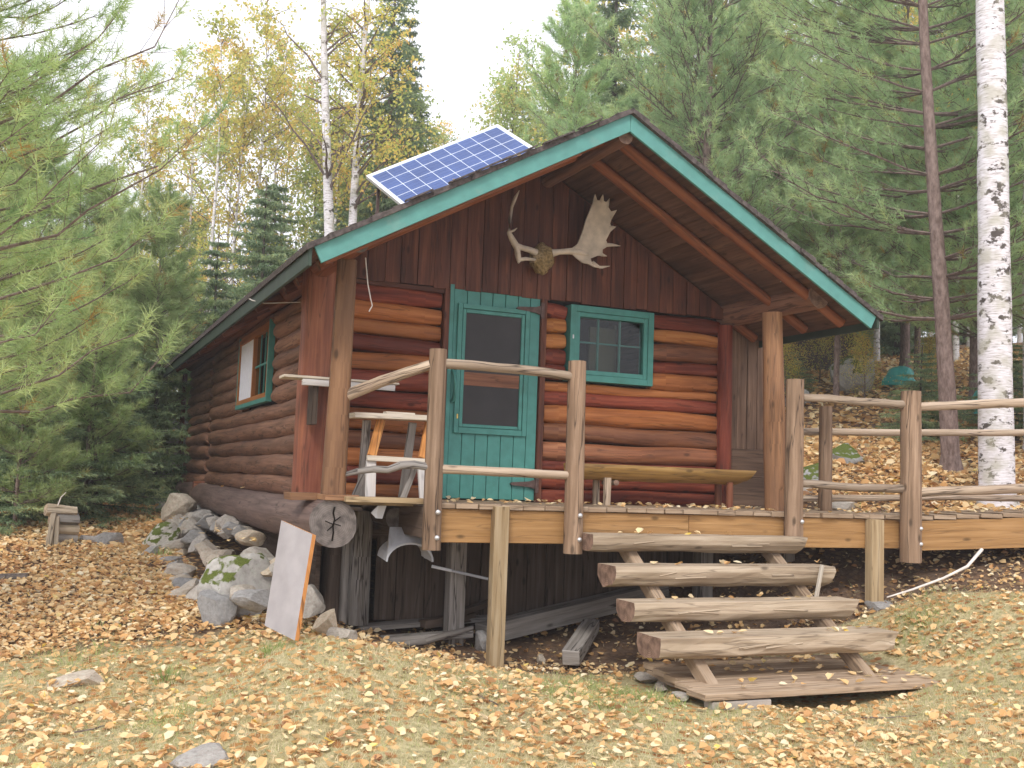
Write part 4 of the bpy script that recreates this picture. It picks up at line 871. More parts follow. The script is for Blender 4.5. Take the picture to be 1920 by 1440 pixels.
# ---------------------------------------------------------------- loose things
def things():
    # leaning grey board with orange edge
    m = MB(); a = [Vector((-.625, -1.50, -.155)), Vector((-.47, -1.86, -.235)), Vector((-.59, -2.02, -.955)), Vector((-.735, -1.66, -.90))]
    n_ = (a[1] - a[0]).cross(a[3] - a[0]).normalized(); n_ = n_ if n_.x > 0 else -n_; t_ = n_ * .035
    v = a + [p + t_ for p in a]; F = [(0, 1, 2, 3), (7, 6, 5, 4), (0, 4, 5, 1), (1, 5, 6, 2), (2, 6, 7, 3), (3, 7, 4, 0)]
    m.add(v, F[:2], [[(v[i].z, v[i].y * .3) for i in f] for f in F[:2]], 0); m.add(v, F[2:], [[(v[i].z, v[i].y) for i in f] for f in F[2:]], 1)
    tag(m.build('leaning_board', [MT['boardgrey'], MT['fresh']]), 'grey painted board with an orange raw edge leaning on the sill log end', 'board')
    # shelf between the posts
    s = empty('wall_shelf', (.05, -.35, 1.0), label='whitish wooden shelf boards fixed across the corner post', cat='shelf'); off = (-.05, .35, -1.0)
    m = MB(); m.box(-.46, .56, -.46, -.24, 1.005, 1.03, jig=.004); o_ = m.build('shelf_board', MT['pale'], s, bevel=.003); o_.location = off
    m = MB(); m.box(-.30, .52, -.47, -.43, .95, 1.0, jig=.004); o_ = m.build('shelf_rail', MT['whitewood'], s, bevel=.003); o_.location = off
    m = MB(); m.box(-.20, -.15, -.42, -.24, .62, 1.0); o_ = m.build('bracket', MT['skirt'], s); o_.location = off
    # sawhorse
    s = empty('sawhorse', (.45, -.7, 0), label='weathered sawhorse with splayed legs on the porch left of the door', cat='sawhorse'); off = (-.45, .7, 0)
    def P_(nm, mt, *bs):
        m = MB()
        for b in bs: m.beam(*b)
        o_ = m.build(nm, MT[mt], s, bevel=.003); o_.location = off
    P_('top_plank', 'pale', ((.08, -.70, .70), (.79, -.70, .712), .20, .045))
    P_('top_plank', 'pale', ((.36, -.72, .738), (.62, -.71, .738), .09, .02))
    P_('leg', 'fresh', ((.36, -.62, .68), (.24, -.80, .36), .075, .03, (0, 1, 0)))
    P_('leg', 'whitewood', ((.235, -.81, .33), (.225, -.87, .005), .085, .03, (0, 1, 0)))
    P_('leg', 'fresh', ((.80, -.62, .68), (.69, -.80, .36), .075, .03, (0, 1, 0)))
    P_('leg', 'whitewood', ((.685, -.81, .34), (.70, -.88, .005), .09, .03, (0, 1, 0)))
    P_('leg', 'grey', ((.23, -.64, .67), (.245, -.50, .005), .07, .03, (0, 1, 0)))
    P_('leg', 'grey', ((.64, -.64, .67), (.62, -.50, .005), .07, .03, (0, 1, 0)))
    P_('leg', 'grey', ((.26, -.72, .33), (.13, -.70, .005), .05, .03, (0, 1, 0)))
    P_('leg', 'grey', ((.66, -.72, .30), (.56, -.70, .005), .05, .03, (0, 1, 0)))
    P_('crossbar', 'pale', ((.19, -.84, .345), (.80, -.84, .335), .035, .045))
    # bench
    b = empty('log_bench', (3.35, -.45, 0), label='half log bench on thin legs against the wall under the window', cat='bench'); off = (-3.35, .45, 0)
    m = MB(); pr = lambda th: 1.0 if math.sin(th) < .1 else (.1 / max(.1, math.sin(th))) * 1.0
    n = 14; rows = []; k = 14
    for i in range(n + 1):
        t = i / n; x = 2.3 + (4.27 - 2.3) * t; tap = 1 - .22 * max(0, (t - .90) / .10) ** 2; row = []
        for j in range(k):
            a_ = math.pi * j / (k - 1); row.append((x + (0.06 * math.sin(a_) * -1 if i == n else 0), -.45 - .19 * math.cos(a_), .385 - .15 * math.sin(a_) * tap * (1 + .1 * mnoise.noise(Vector((x * 2, j, 0)))) + .003 * mnoise.noise(Vector((x * 4, j, 0)))))
        rows.append(row)
    v = [p for r_ in rows for p in r_]; F = []; U = []
    for i in range(n):
        for j in range(k - 1): F.append((i * k + j, i * k + j + 1, (i + 1) * k + j + 1, (i + 1) * k + j)); U.append([(rows[i][j][0], j * .04), (rows[i][j][0], j * .04 + .04), (rows[i + 1][j][0], j * .04 + .04), (rows[i + 1][j][0], j * .04)])
        F.append((i * k + k - 1, i * k, (i + 1) * k, (i + 1) * k + k - 1)); U.append([(rows[i][0][0], .9), (rows[i][0][0], 1.25), (rows[i + 1][0][0], 1.25), (rows[i + 1][0][0], .9)])
    m.add(v, F, U); m.add(rows[0], [tuple(range(k))], [[(p[1], p[2]) for p in rows[0]]]); m.add(rows[-1], [tuple(range(k))], [[(p[1], p[2]) for p in rows[-1]]])
    o_ = m.build('seat', MT['bench'], b, smooth=True); o_.location = off
    for x, y in ((2.62, -.56), (2.62, -.34), (4.02, -.54), (4.02, -.34)):
        m = MB(); m.log((x, y, 0), (x, y, .26), .036, .036, seg=10); o_ = m.build('leg', MT['rail'] if x < 3 else MT['cornerred'], b, smooth=True); o_.location = off
    m = MB(); m.log((2.72, -.56, .215), (2.72, -.30, .215), .028, .028, seg=10, capmi=1); o_ = m.build('crossbar', [MT['rail'], MT['endbrown']], b, smooth=True); o_.location = off
    # grey plastic shroud under the deck and a white bit
    c_ = MB(); n = 14; y0, y1 = -.98, -.70
    cx, cz = .56, -.50; arc = [(cx - .20 * math.cos(math.pi * i / n), cz + .15 * math.sin(math.pi * i / n)) for i in range(n + 1)]
    outer = [(cx - .19, cz + .03)] + [(cx - .145, cz + .25), (cx + .19, cz + .25)] + [(cx + .22, cz + .0)]
    v = []
    for (x, z) in arc: v += [(x, y0, z), (x, y1, z + .03)]
    F = [(2 * i, 2 * i + 2, 2 * i + 3, 2 * i + 1) for i in range(n)]; c_.add(v, F, [[(0, 0)] * 4] * len(F), 0)
    top = [(cx - .20 + .03 * 0 + (i / n) * .40, cz + .0 + (.27 if 1 < i < n else .02)) for i in range(n + 1)]
    v = []
    for (x, z), (xt, zt) in zip(arc, top): v += [(x, y0 - .001, z), (xt * .9 + cx * .1, y1 - .1, zt)]
    F = [(2 * i, 2 * i + 1, 2 * i + 3, 2 * i + 2) for i in range(n)]; c_.add(v, F, [[(0, 0)] * 4] * len(F), 0)
    sh = c_.build('plastic_shroud', MT['greyplas'], smooth=False); so = sh.modifiers.new('s', 'SOLIDIFY'); so.thickness = .008
    tag(sh, 'grey arched plastic panel hanging under the left end of the porch', 'plastic panel')
    m = MB(); m.add([(.17, -1.10, -.10), (.22, -1.12, -.04), (.30, -1.08, -.04), (.27, -1.08, -.145), (.21, -1.11, -.14)], [(0, 1, 2, 3, 4)], [[(0, 0)] * 5]); o_ = m.build('white_scrap', MT['whiteplas']); so = o_.modifiers.new('s', 'SOLIDIFY'); so.thickness = .01
    tag(o_, 'small white plastic scrap tucked under the porch side board', 'plastic scrap')
    m = MB(); m.log((.93, -.47, -.58), (1.10, -.52, -.615), .014, .014, seg=10); m.log((1.1005, -.52, -.6155), (1.42, -.60, -.68), .013, .013, seg=10, mi=1)
    tag(m.build('pipe', [MT['whiteplas'], MT['greyplas']], smooth=True), 'thin white and grey pipe sticking out from under the porch', 'pipe')
    # old lumber under the porch
    lum = [((.36, -.15, -1.15), (1.75, .02, -1.10), .22, .05, 'grey', 'wide grey plank lying nearest the skirt boards'), ((.52, -.42, -1.22), (1.35, -.40, -1.18), .16, .05, 'grey', 'short broken grey plank in front of the wide one'),
           ((.95, -.22, -1.12), (1.5, -.05, -1.08), .12, .07, 'skirt', 'dark offcut lying on the wide grey plank'),
           ((1.45, -.42, -1.19), (3.6, .0, -.86), .20, .18, 'grey', 'long squared grey beam running back under the porch'), ((1.93, -1.27, -1.28), (2.55, -.45, -1.12), .15, .12, 'grey', 'short squared lumber block pointing at the lawn'),
           ((1.30, -.25, -1.02), (1.72, -.10, -.94), .09, .05, 'skirt', 'small stick of lumber resting behind the rear post')]
    for p0, p1, a_, b_, mt, lb in lum:
        m = MB(); z0, z1 = g1(p0[0], p0[1]), g1(p1[0], p1[1]); m.beam(p0, p1, a_, b_, jig=.006); tag(m.build('lumber', MT[mt], bevel=.005), lb, 'lumber')
    m = MB(); m.tube([(.55, -.62, -1.235), (.85, -.60, -1.215), (1.1, -.52, -1.17), (1.35, -.45, -1.13)], [.02, .03, .028, .02], 8, .2); tag(m.build('branch', MT['grey'], smooth=True), 'crooked grey branch lying in front of the grey planks', 'branch')
    m = MB(); m.tube([(4.58, -2.12, -.70), (4.85, -2.15, -.63), (5.15, -2.2, -.53), (5.4, -2.24, -.42), (5.62, -2.2, -.27)], [.006, .010, .012, .014, .015], 8, .2); tag(m.build('branch', MT['stick'], smooth=True), 'bleached bare branch leaning up against the walkway beam', 'branch')
    # firewood by the shrubs
    bx, by = -2.10, 3.75; gz0 = g1(bx, by) + .0
    lay = [(.03, .055, .075), (.04, .165, .07), (.03, .275, .075), (-.02, .375, .07)]
    for i, (dx, dz, r_) in enumerate(lay):
        m = MB(); m.log((bx - .12 + dx, by - .05, gz0 + dz), (bx + .19 + dx * .5, by + .05, gz0 + dz - .01), r_ * .95, r_ * .85, seg=9, wob=.5, step=.08, capmi=1, prof=lambda th: .8 + .3 * abs(math.cos(th * 1.5)))
        tag(m.build('firewood_log', [MT['firewood'] if i % 2 else MT['grey'], MT['endfire']]), ['bottom split log of the little firewood pile', 'second split log from the ground in the firewood pile', 'split log just below the topmost one in the firewood pile', 'topmost split log of the firewood pile'][i], 'firewood')
    m = MB(); m.beam((bx - .08, by - .22, gz0 - .02), (bx - .05, by - .14, gz0 + .34), .07, .04, jig=.012); m.beam((bx + .0, by - .24, gz0 - .02), (bx - .01, by - .15, gz0 + .3), .045, .04, jig=.012); tag(m.build('split_stake', MT['firewood']), 'brown split wood standing upright against the firewood pile', 'split wood')
    m = MB(); m.tube([(bx - .02, by - .05, gz0 + .42), (bx + .01, by - .05, gz0 + .52), (bx + .06, by - .05, gz0 + .58)], [.008, .006, .003], 6); tag(m.build('branch', MT['stick']), 'thin dry stick standing out of the firewood pile', 'stick')
    m = MB(); gl = g1(bx + .5, by); m.log((bx + .26, by + .1, gz0 + .03), (bx + .62, by + .25, gl + .05), .06, .045, seg=9, wob=.3, step=.15); tag(m.build('firewood_log', MT['grey']), 'fallen grey log lying right of the firewood pile', 'log')
    m = MB(); m.log((-3.0, 2.3, g1(-3, 2.3) + .02), (-2.35, 2.2, g1(-2.35, 2.2) + .02), .06, .05, seg=9, wob=.3); tag(m.build('branch', MT['sprucebark']), 'dark rotten log in the leaves at the left edge', 'log')
def extra_mats():
    MT['boardgrey'] = plain('grey_painted_board', (.36, .335, .335), .6, .3, var=.12, scale=6, dirt=(.36, .33, .33))
    MT['whitewood'] = wood('white_washed_wood', (.5, .47, .45), (.68, .66, .64), (.78, .76, .75), blot=.2, tone=(.5, .3, .14), crack=.3)
extra_mats(); things()
# antlers
def antlers():
    PALM = [(2.226, 2.473), (2.322, 2.493), (2.369, 2.535), (2.405, 2.645), (2.435, 2.774), (2.462, 2.858), (2.493, 2.952), (2.51, 3.035), (2.532, 2.979), (2.562, 2.979), (2.589, 3.042), (2.602, 2.976), (2.632, 2.971), (2.66, 3.011), (2.648, 2.928), (2.684, 2.883), (2.744, 2.905), (2.697, 2.818), (2.683, 2.762), (2.699, 2.732), (2.749, 2.739), (2.691, 2.682), (2.654, 2.596), (2.675, 2.563), (2.81, 2.556), (2.675, 2.536), (2.627, 2.504), (2.628, 2.468), (2.678, 2.443), (2.589, 2.441), (2.511, 2.405), (2.522, 2.375), (2.592, 2.339), (2.716, 2.349), (2.643, 2.318), (2.553, 2.326), (2.493, 2.35), (2.434, 2.356), (2.374, 2.394), (2.324, 2.432), (2.228, 2.425)]
    LA = [(1.95, 2.405), (1.87, 2.425), (1.791, 2.432), (1.726, 2.44), (1.677, 2.501), (1.642, 2.557), (1.642, 2.669), (1.66, 2.81), (1.698, 2.911), (1.737, 2.986)]
    LB = [(1.926, 2.328), (1.823, 2.324), (1.749, 2.303), (1.735, 2.37), (1.715, 2.43)]
    a = empty('moose_antlers', (2.05, -.06, 2.35), label='moose antlers on a skull plate hung on the gable boards above the door', cat='antlers'); off = (-2.05, .06, -2.35)
    sk = MB(); import bmesh
    bm = bmesh.new(); bmesh.ops.create_icosphere(bm, subdivisions=4, radius=1)
    for v in bm.verts:
        p = v.co; nn = mnoise.noise(p * 2.2) ; s = 1 + .18 * nn + .06 * mnoise.noise(p * 8)
        tx = .125 * (1 - .35 * max(0, -p.z)); v.co = Vector((2.04 + p.x * tx * s, -.17 + p.y * .10 * s, 2.36 + p.z * .155 * s))
    me = bpy.data.meshes.new('skull_plate'); bm.to_mesh(me); bm.free(); me.materials.append(MT['skull']); me.polygons.foreach_set('use_smooth', [True] * len(me.polygons))
    o_ = bpy.data.objects.new('skull_plate', me); C.objects.link(o_); o_.parent = a; o_.location = off
    yy = lambda x, z: -.22 - .16 * (x - 2.1) - .10 * (z - 2.45) if x > 2 else -.22 + .12 * (x - 2.0)
    from mathutils.geometry import tessellate_polygon
    n = len(PALM); cen = Vector((2.55, 2.62)); tr = tessellate_polygon([[Vector((x, z, 0)) for x, z in PALM]])
    def inset(i, k):
        p, q, r_ = (Vector(PALM[(i + d) % n]) for d in (-1, 0, 1)); t_ = (r_ - p).normalized(); nn = Vector((-t_.y, t_.x)); return q + nn * k
    m = MB(); rim = [inset(i, 0) for i in range(n)]
    v = [(p.x, yy(p.x, p.y) - .010, p.y) for p in rim] + [(p.x, yy(p.x, p.y) + .010, p.y) for p in rim]
    F = [tuple(t_) for t_ in tr] + [tuple(q + n for q in t_[::-1]) for t_ in tr] + [(i, (i + 1) % n, (i + 1) % n + n, i + n) for i in range(n)]
    m.add(v, F, [[(0, 0)] * len(f) for f in F]); o_ = m.build('antler', MT['antler'], a); o_.location = off
    m = MB()
    for p0, p1, p2 in (((2.66, 2.555), (2.74, 2.56), (2.81, 2.556)), ((2.535, 2.37), (2.62, 2.325), (2.716, 2.349)), ((2.62, 2.455), (2.65, 2.448), (2.68, 2.443)), ((2.68, 2.72), (2.71, 2.735), (2.75, 2.74)), ((2.685, 2.82), (2.71, 2.86), (2.744, 2.905)), ((2.64, 2.92), (2.65, 2.96), (2.66, 3.012)), ((2.575, 2.96), (2.582, 3.0), (2.589, 3.043)), ((2.508, 2.96), (2.51, 3.0), (2.51, 3.037))):
        m = MB(); m.tube([(x, yy(x, z), z) for x, z in (p0, p1, p2)], [.020, .013, .003], 8)
        o_ = m.build('tine', MT['antler'], a, smooth=True); o_.location = off
    m = MB(); m.tube([(2.13, -.2, 2.43), (2.2, -.225, 2.447), (2.30, -.245, 2.46), (2.40, -.26, 2.46), (2.50, -.275, 2.44)], [.040, .028, .032, .036, .02], 12, .1); o_ = m.build('burr', MT['antler'], a, smooth=True); o_.location = off
    m = MB(); m.tube([(x, yy(x, z), z) for x, z in LA], [.035, .028, .028, .034, .030, .022, .016, .016, .018, .004], 12, .12)
    m.tube([(x, yy(x, z) - .03, z) for x, z in LB], [.012, .018, .026, .024, .02], 10, .12); m.tube([(1.655, -.26, 2.57), (1.69, -.27, 2.585), (1.716, -.28, 2.61)], [.014, .01, .003], 8)
    m.tube([(1.735, -.25, 2.43), (1.74, -.26, 2.36), (1.749, -.28, 2.30), (1.735, -.3, 2.27)], [.03, .03, .025, .01], 10)
    o_ = m.build('antler', MT['antler'], a, smooth=True); o_.location = off
antlers()
# solar panel
def solar():
    A = Vector((.63, 1.30, 3.36)); u = Vector((1.48, 0, .812)).normalized(); s = Vector((.342, -.778, -.529)); s = (s - u * s.dot(u)).normalized(); n_ = u.cross(s).normalized()
    if n_.z < 0: n_ = -n_
    Lu, Ls = 1.69, .80
    root = empty('solar_panel', (1.4, 1.1, 2.9), label='blue solar panel in an aluminium frame tilted up on the left roof slope', cat='solar panel'); off = (-1.4, -1.1, -2.9)
    m4 = Matrix(((u.x, s.x, n_.x, A.x), (u.y, s.y, n_.y, A.y), (u.z, s.z, n_.z, A.z), (0, 0, 0, 1)))
    def bx(m, *a): m.box(*a, mat=m4)
    fr = MB(); t = .022
    bx(fr, 0, Lu, 0, t, -.035, .004); bx(fr, 0, Lu, Ls - t, Ls, -.035, .004); bx(fr, 0, t, t, Ls - t, -.035, .004); bx(fr, Lu - t, Lu, t, Ls - t, -.035, .004)
    o_ = fr.build('frame', MT['frame_al'], root); o_.location = off
    g = MB(); bx(g, t, Lu - t, t, Ls - t, -.008, -.002); o_ = g.build('backsheet', MT['cellline'], root); o_.location = off
    c_ = MB(); nu, ns = 9, 4; a0, b0 = t + .02, t + .02; cu, cs = (Lu - 2 * a0) / nu, (Ls - 2 * b0) / ns
    for i in range(nu):
        for j in range(ns):
            x, y = a0 + i * cu, b0 + j * cs
            for q in range(3): bx(c_, x + .005, x + cu - .005, y + .005 + q * (cs - .01) / 3 + .0015, y + .005 + (q + 1) * (cs - .01) / 3 - .0015, -.0015, .0005)
    o_ = c_.build('cells', MT['cellblue'], root); o_.location = off
    for uu, ss_ in ((.12, .06), (1.5, .06), (.12, .7), (1.5, .7)):
        p = A + u * uu + s * ss_ - n_ * .03; zr_ = 3.41 - .556 * abs(p.x - 2.14)
        m = MB(); m.beam((p.x, p.y, zr_), (p.x, p.y, max(p.z, zr_ + .02)), .03, .03, up=(0, 1, 0)); o_ = m.build('strut', MT['metal'], root); o_.location = off
solar()
# turquoise tarps and a far shed roof
def tarp(x, y, s, lb):
    import bmesh
    bm = bmesh.new(); bmesh.ops.create_icosphere(bm, subdivisions=3, radius=1)
    for v in bm.verts:
        p = v.co; k = 1 + .25 * mnoise.noise(p * 1.6 + Vector((x, 0, 0))) + .08 * mnoise.noise(p * 5); v.co = Vector((p.x * s[0] * k, p.y * s[1] * k, max(p.z, -.3) * s[2] * k))
    me = bpy.data.meshes.new('tarp'); bm.to_mesh(me); bm.free(); me.materials.append(MT['tarp'])
    o = bpy.data.objects.new('tarp_heap', me); C.objects.link(o); o.location = (x, y, g1(x, y) + s[2] * .3); tag(o, lb, 'tarp')
tarp(12.6, 6.2, (.30, .32, .30), 'turquoise tarp over a heap at the top of the slope'); tarp(11.9, 3.6, (.12, .2, .35), 'narrow turquoise tarp beside the birch trunk')
def shed():
    s = empty('shed', (13.6, 11.0, g1(13.6, 11)), label='dark shed with a low roof half hidden in the woods behind the porch', cat='shed')
    m = MB(); m.box(-1.2, 1.2, -.8, .8, 0, .8); m.build('wall', MT['skirt'], s)
    m = MB(); m.add([(-1.6, -1.1, .75), (0, -1.1, 1.35), (0, 1.1, 1.35), (-1.6, 1.1, .75), (1.6, -1.1, .75), (1.6, 1.1, .75)], [(0, 1, 2, 3), (1, 4, 5, 2)], [[(0, 0)] * 4] * 2); o = m.build('roof', MT['shingle'], s); so = o.modifiers.new('s', 'SOLIDIFY'); so.thickness = .08
shed()
# ---------------------------------------------------------------- vegetation
def unit(a): return a / (np.linalg.norm(a, axis=-1, keepdims=True) + 1e-9)
def needles(Cn, D, K, Ln, wd, spread, back, rs, vbase, jit=.25):
    """tufts: K thin triangles per centre, radiating around direction D"""
    n = len(Cn); r_ = unit(rs.normal(size=(n, K, 3))); dirs = unit(D[:, None, :] + r_ * spread)
    base = Cn[:, None, :] - D[:, None, :] * rs.uniform(0, back, (n, K, 1)); L_ = Ln * rs.uniform(.65, 1.1, (n, K, 1))
    tip = base + dirs * L_ ; tip[..., 2] -= L_[..., 0] * .08
    side = unit(np.cross(dirs, rs.normal(size=(n, K, 3)))) * wd * .5
    V = np.stack([base + side, base - side, tip], 2).reshape(-1, 3, 3)
    v = np.clip(np.repeat(vbase, K) + rs.uniform(-jit, jit, n * K) * .5, 0, .93)
    return V, v
def tubes_np(P0, P1, r0, r1, k=4):
    """prisms for limbs -> quad array (n*k,4,3)"""
    d = unit(P1 - P0); ref = np.where(np.abs(d[:, 2:3]) > .9, np.array([[1., 0, 0]]), np.array([[0, 0, 1.]]))
    a = unit(np.cross(d, ref)); b = np.cross(d, a); Q = []
    for i in range(k):
        t0, t1 = 2 * math.pi * i / k, 2 * math.pi * (i + 1) / k
        e0 = a * math.cos(t0) + b * math.sin(t0); e1 = a * math.cos(t1) + b * math.sin(t1)
        Q.append(np.stack([P0 + e0 * r0[:, None], P0 + e1 * r0[:, None], P1 + e1 * r1[:, None], P1 + e0 * r1[:, None]], 1))
    return np.concatenate(Q)
def trunk_pts(h, lean, seed, n=14, wav=.12):
    rs = np.random.RandomState(seed); t = np.linspace(0, 1, n + 1); ph = rs.uniform(0, 6, 2)
    x = lean[0] * t * h + wav * np.sin(t * 5 + ph[0]) * t; y = lean[1] * t * h + wav * np.sin(t * 4 + ph[1]) * t
    return np.c_[x, y, t * h]
class Limbs:
    def __init__(s): s.a = []; s.b = []; s.ra = []; s.rb = []
    def add(s, pts, r0, r1):
        n = len(pts) - 1
        for i in range(n): s.a.append(pts[i]); s.b.append(pts[i + 1]); s.ra.append(r0 + (r1 - r0) * i / n); s.rb.append(r0 + (r1 - r0) * (i + 1) / n)
    def quads(s, k=4): return tubes_np(np.array(s.a), np.array(s.b), np.array(s.ra), np.array(s.rb), k)
def trunk_obj(pts, r0, r1, mat, root, seg=12, flare=1.35):
    m = MB(); n = len(pts) - 1; rr = [r0 + (r1 - r0) * (i / n) ** .9 for i in range(n + 1)]; rr[0] *= flare
    pts = [tuple(p) for p in pts]; pts.insert(0, (pts[0][0], pts[0][1], pts[0][2] - .4)); rr.insert(0, rr[0] * 1.15)
    pts.insert(2, tuple((np.array(pts[1]) * .75 + np.array(pts[2]) * .25))); rr.insert(2, r0)
    m.tube(pts, rr, seg, .10, cap=0, seed=3); return m.build('trunk', mat, root, smooth=True)
def make_pine(root, seed, h, r0, zc, rad, nwh, per=5, lean=(0, 0), needle=.13, K=18, wd=.005, mat='ndlB', upr=.25, az=None, tuftsp=.15, twn=5, droop=.0, spread=.75, top=1.0, shape=None, barkm='pinebark', twigr=.006):
    rs = np.random.RandomState(seed); tp = trunk_pts(h, lean, seed); L_ = Limbs(); TC = []; TD = []; TV = []
    trunk_obj(tp, r0, r0 * .12, MT[barkm], root)
    for i in range(nwh):
        f = (i + rs.uniform(-.2, .2)) / nwh; f = min(max(f, 0), 1); z = zc + (h - zc) * f
        q = np.array([np.interp(z, tp[:, 2], tp[:, k]) for k in range(3)])
        prof = shape(f) if shape else (1 - f) ** .75 * min(1, .55 + 2.2 * f)
        for j in range(per):
            a = rs.uniform(0, 2 * math.pi) if az is None else rs.uniform(*az)
            Lb = rad * (prof + .06) * rs.uniform(.6, 1.1); e = upr * rs.uniform(.3, 1.5) + .5 * f
            hd = np.array([math.cos(a), math.sin(a), 0.]); n = 7; t = np.linspace(0, 1, n)[:, None]
            bend = unit(np.array([[-hd[1], hd[0], 0]]))[0] * rs.uniform(-.25, .25)
            pts = q + hd * t * Lb + bend * Lb * t ** 2 + np.array([0, 0, 1.]) * (e * t * Lb - droop * Lb * t + .18 * Lb * t ** 2.5)
            pts += rs.normal(size=pts.shape) * .026 * Lb * t
            L_.add(pts, max(.009, r0 * .15 * (Lb / rad) + .003), .004)
            bv = rs.uniform(.2, .75)
            def tw(p, d, ln, lev):
                m_ = max(1, int(ln / tuftsp)); e2 = p + d * ln + np.array([0, 0, .16 * ln])
                mid = p + d * ln * .5 + np.array([0, 0, .03 * ln]); L_.add(np.array([p, mid, e2]), twigr, twigr * .5)
                for q_ in range(m_):
                    s_ = 1 - q_ * tuftsp / max(ln, .01)
                    if s_ < .25 and m_ > 1: break
                    TC.append(p + (e2 - p) * s_); TD.append(unit(d + np.array([0, 0, .5]) + rs.normal(size=3) * .15)); TV.append(np.clip(bv * .5 + rs.uniform(-.05, .45) + (.10 if q_ == 0 else -.15), 0, .85))
            for s_ in np.linspace(.16, 1, twn + 1 + int(Lb * 2.5)):
                k = min(int(s_ * (n - 1)), n - 2); fr = s_ * (n - 1) - k; p = pts[k] * (1 - fr) + pts[k + 1] * fr
                d0 = unit(pts[k + 1] - pts[k])
                for sg in (-1, 1):
                    if rs.rand() < .12: continue
                    sd = np.cross(d0, [0, 0, 1]) * sg; d = unit(d0 * .75 + sd * rs.uniform(.5, 1.0) + np.array([0, 0, rs.uniform(-.1, .3)]))
                    tw(p, d, Lb * .30 * (1.15 - s_ * .75) * rs.uniform(.6, 1.2) + .06, 1)
            tw(pts[-1], unit(pts[-1] - pts[-2]), .12, 0)
    TC.append(tp[-1]); TD.append(np.array([0, 0, 1.])); TV.append(.5)
    TC, TD, TV = np.array(TC), np.array(TD), np.array(TV)
    V, v = needles(TC, TD, K, needle, wd, spread, needle * 1.1, rs, TV)
    brown = rs.rand(len(TC)) < .03; v = np.where(np.repeat(brown, K), rs.uniform(.9, 1, len(v)), v)
    Q = L_.quads(); q = tri_object('branches', MT['twig'], Q, np.zeros(len(Q)), root, nv=4)
    c = tri_object('crown', MT[mat], V, v, root)
    return len(V)
def make_spruce(root, seed, h, r0, rad, z0=.3, wh=.28, per=7, K=5, ln=.075, wd=.016, lean=(0, 0), mat='ndlS', sp=.075, droop=.35, twl=.38):
    rs = np.random.RandomState(seed); tp = trunk_pts(h, lean, seed, wav=.03); L_ = Limbs(); P_ = []; D_ = []; V_ = []
    trunk_obj(tp, r0, .01, MT['sprucebark'], root, seg=10)
    z = z0
    while z < h - .1:
        f = z / h; q = np.array([np.interp(z, tp[:, 2], tp[:, k]) for k in range(3)]); R_ = rad * (1 - f) ** .85 * min(1, .75 + f)
        for j in range(per):
            a = rs.uniform(0, 2 * math.pi); Lb = R_ * rs.uniform(.55, 1.12) + .08; hd = np.array([math.cos(a), math.sin(a), 0.])
            t = np.linspace(0, 1, 6)[:, None]; dr = droop * (1 - f * 1.3)
            pts = q + hd * t * Lb + np.array([0, 0, 1.]) * Lb * (-dr * t + dr * .75 * t ** 2.2) + rs.normal(size=(6, 3)) * .015 * Lb * t
            L_.add(pts, .008 + .006 * Lb, .003); bv = rs.uniform(.1, .8)
            nt_ = max(3, int(Lb / .10))
            for s_ in np.linspace(.15, 1, nt_):
                k = min(int(s_ * 5), 4); fr = s_ * 5 - k; p = pts[k] * (1 - fr) + pts[k + 1] * fr; d0 = unit(pts[k + 1] - pts[k])
                for sg in (-1, 1):
                    sd = np.cross(d0, [0, 0, 1]) * sg; d = unit(d0 * .7 + sd * rs.uniform(.6, 1) + np.array([0, 0, rs.uniform(-.45, .05)]))
                    tl = Lb * twl * (1.1 - s_ * .7) * rs.uniform(.5, 1.1) + .04; m_ = max(1, int(tl / sp))
                    for u_ in range(m_): P_.append(p + d * tl * (u_ + .5) / m_); D_.append(d); V_.append(np.clip(bv + rs.uniform(-.15, .15) + .2 * (u_ / m_), 0, .92))
                P_.append(p); D_.append(d0); V_.append(bv)
        z += wh * rs.uniform(.7, 1.2)
    P_, D_, V_ = np.array(P_), np.array(D_), np.array(V_)
    V, v = needles(P_, D_, K, ln, wd, .95, .04, rs, V_)
    br = rs.rand(len(v)) < .006; v = np.where(br, 1.0, v)
    Q = L_.quads(3); tri_object('branches', MT['sprucebark'], Q, np.zeros(len(Q)), root, nv=4)
    tri_object('crown', MT[mat], V, v, root); return len(V)
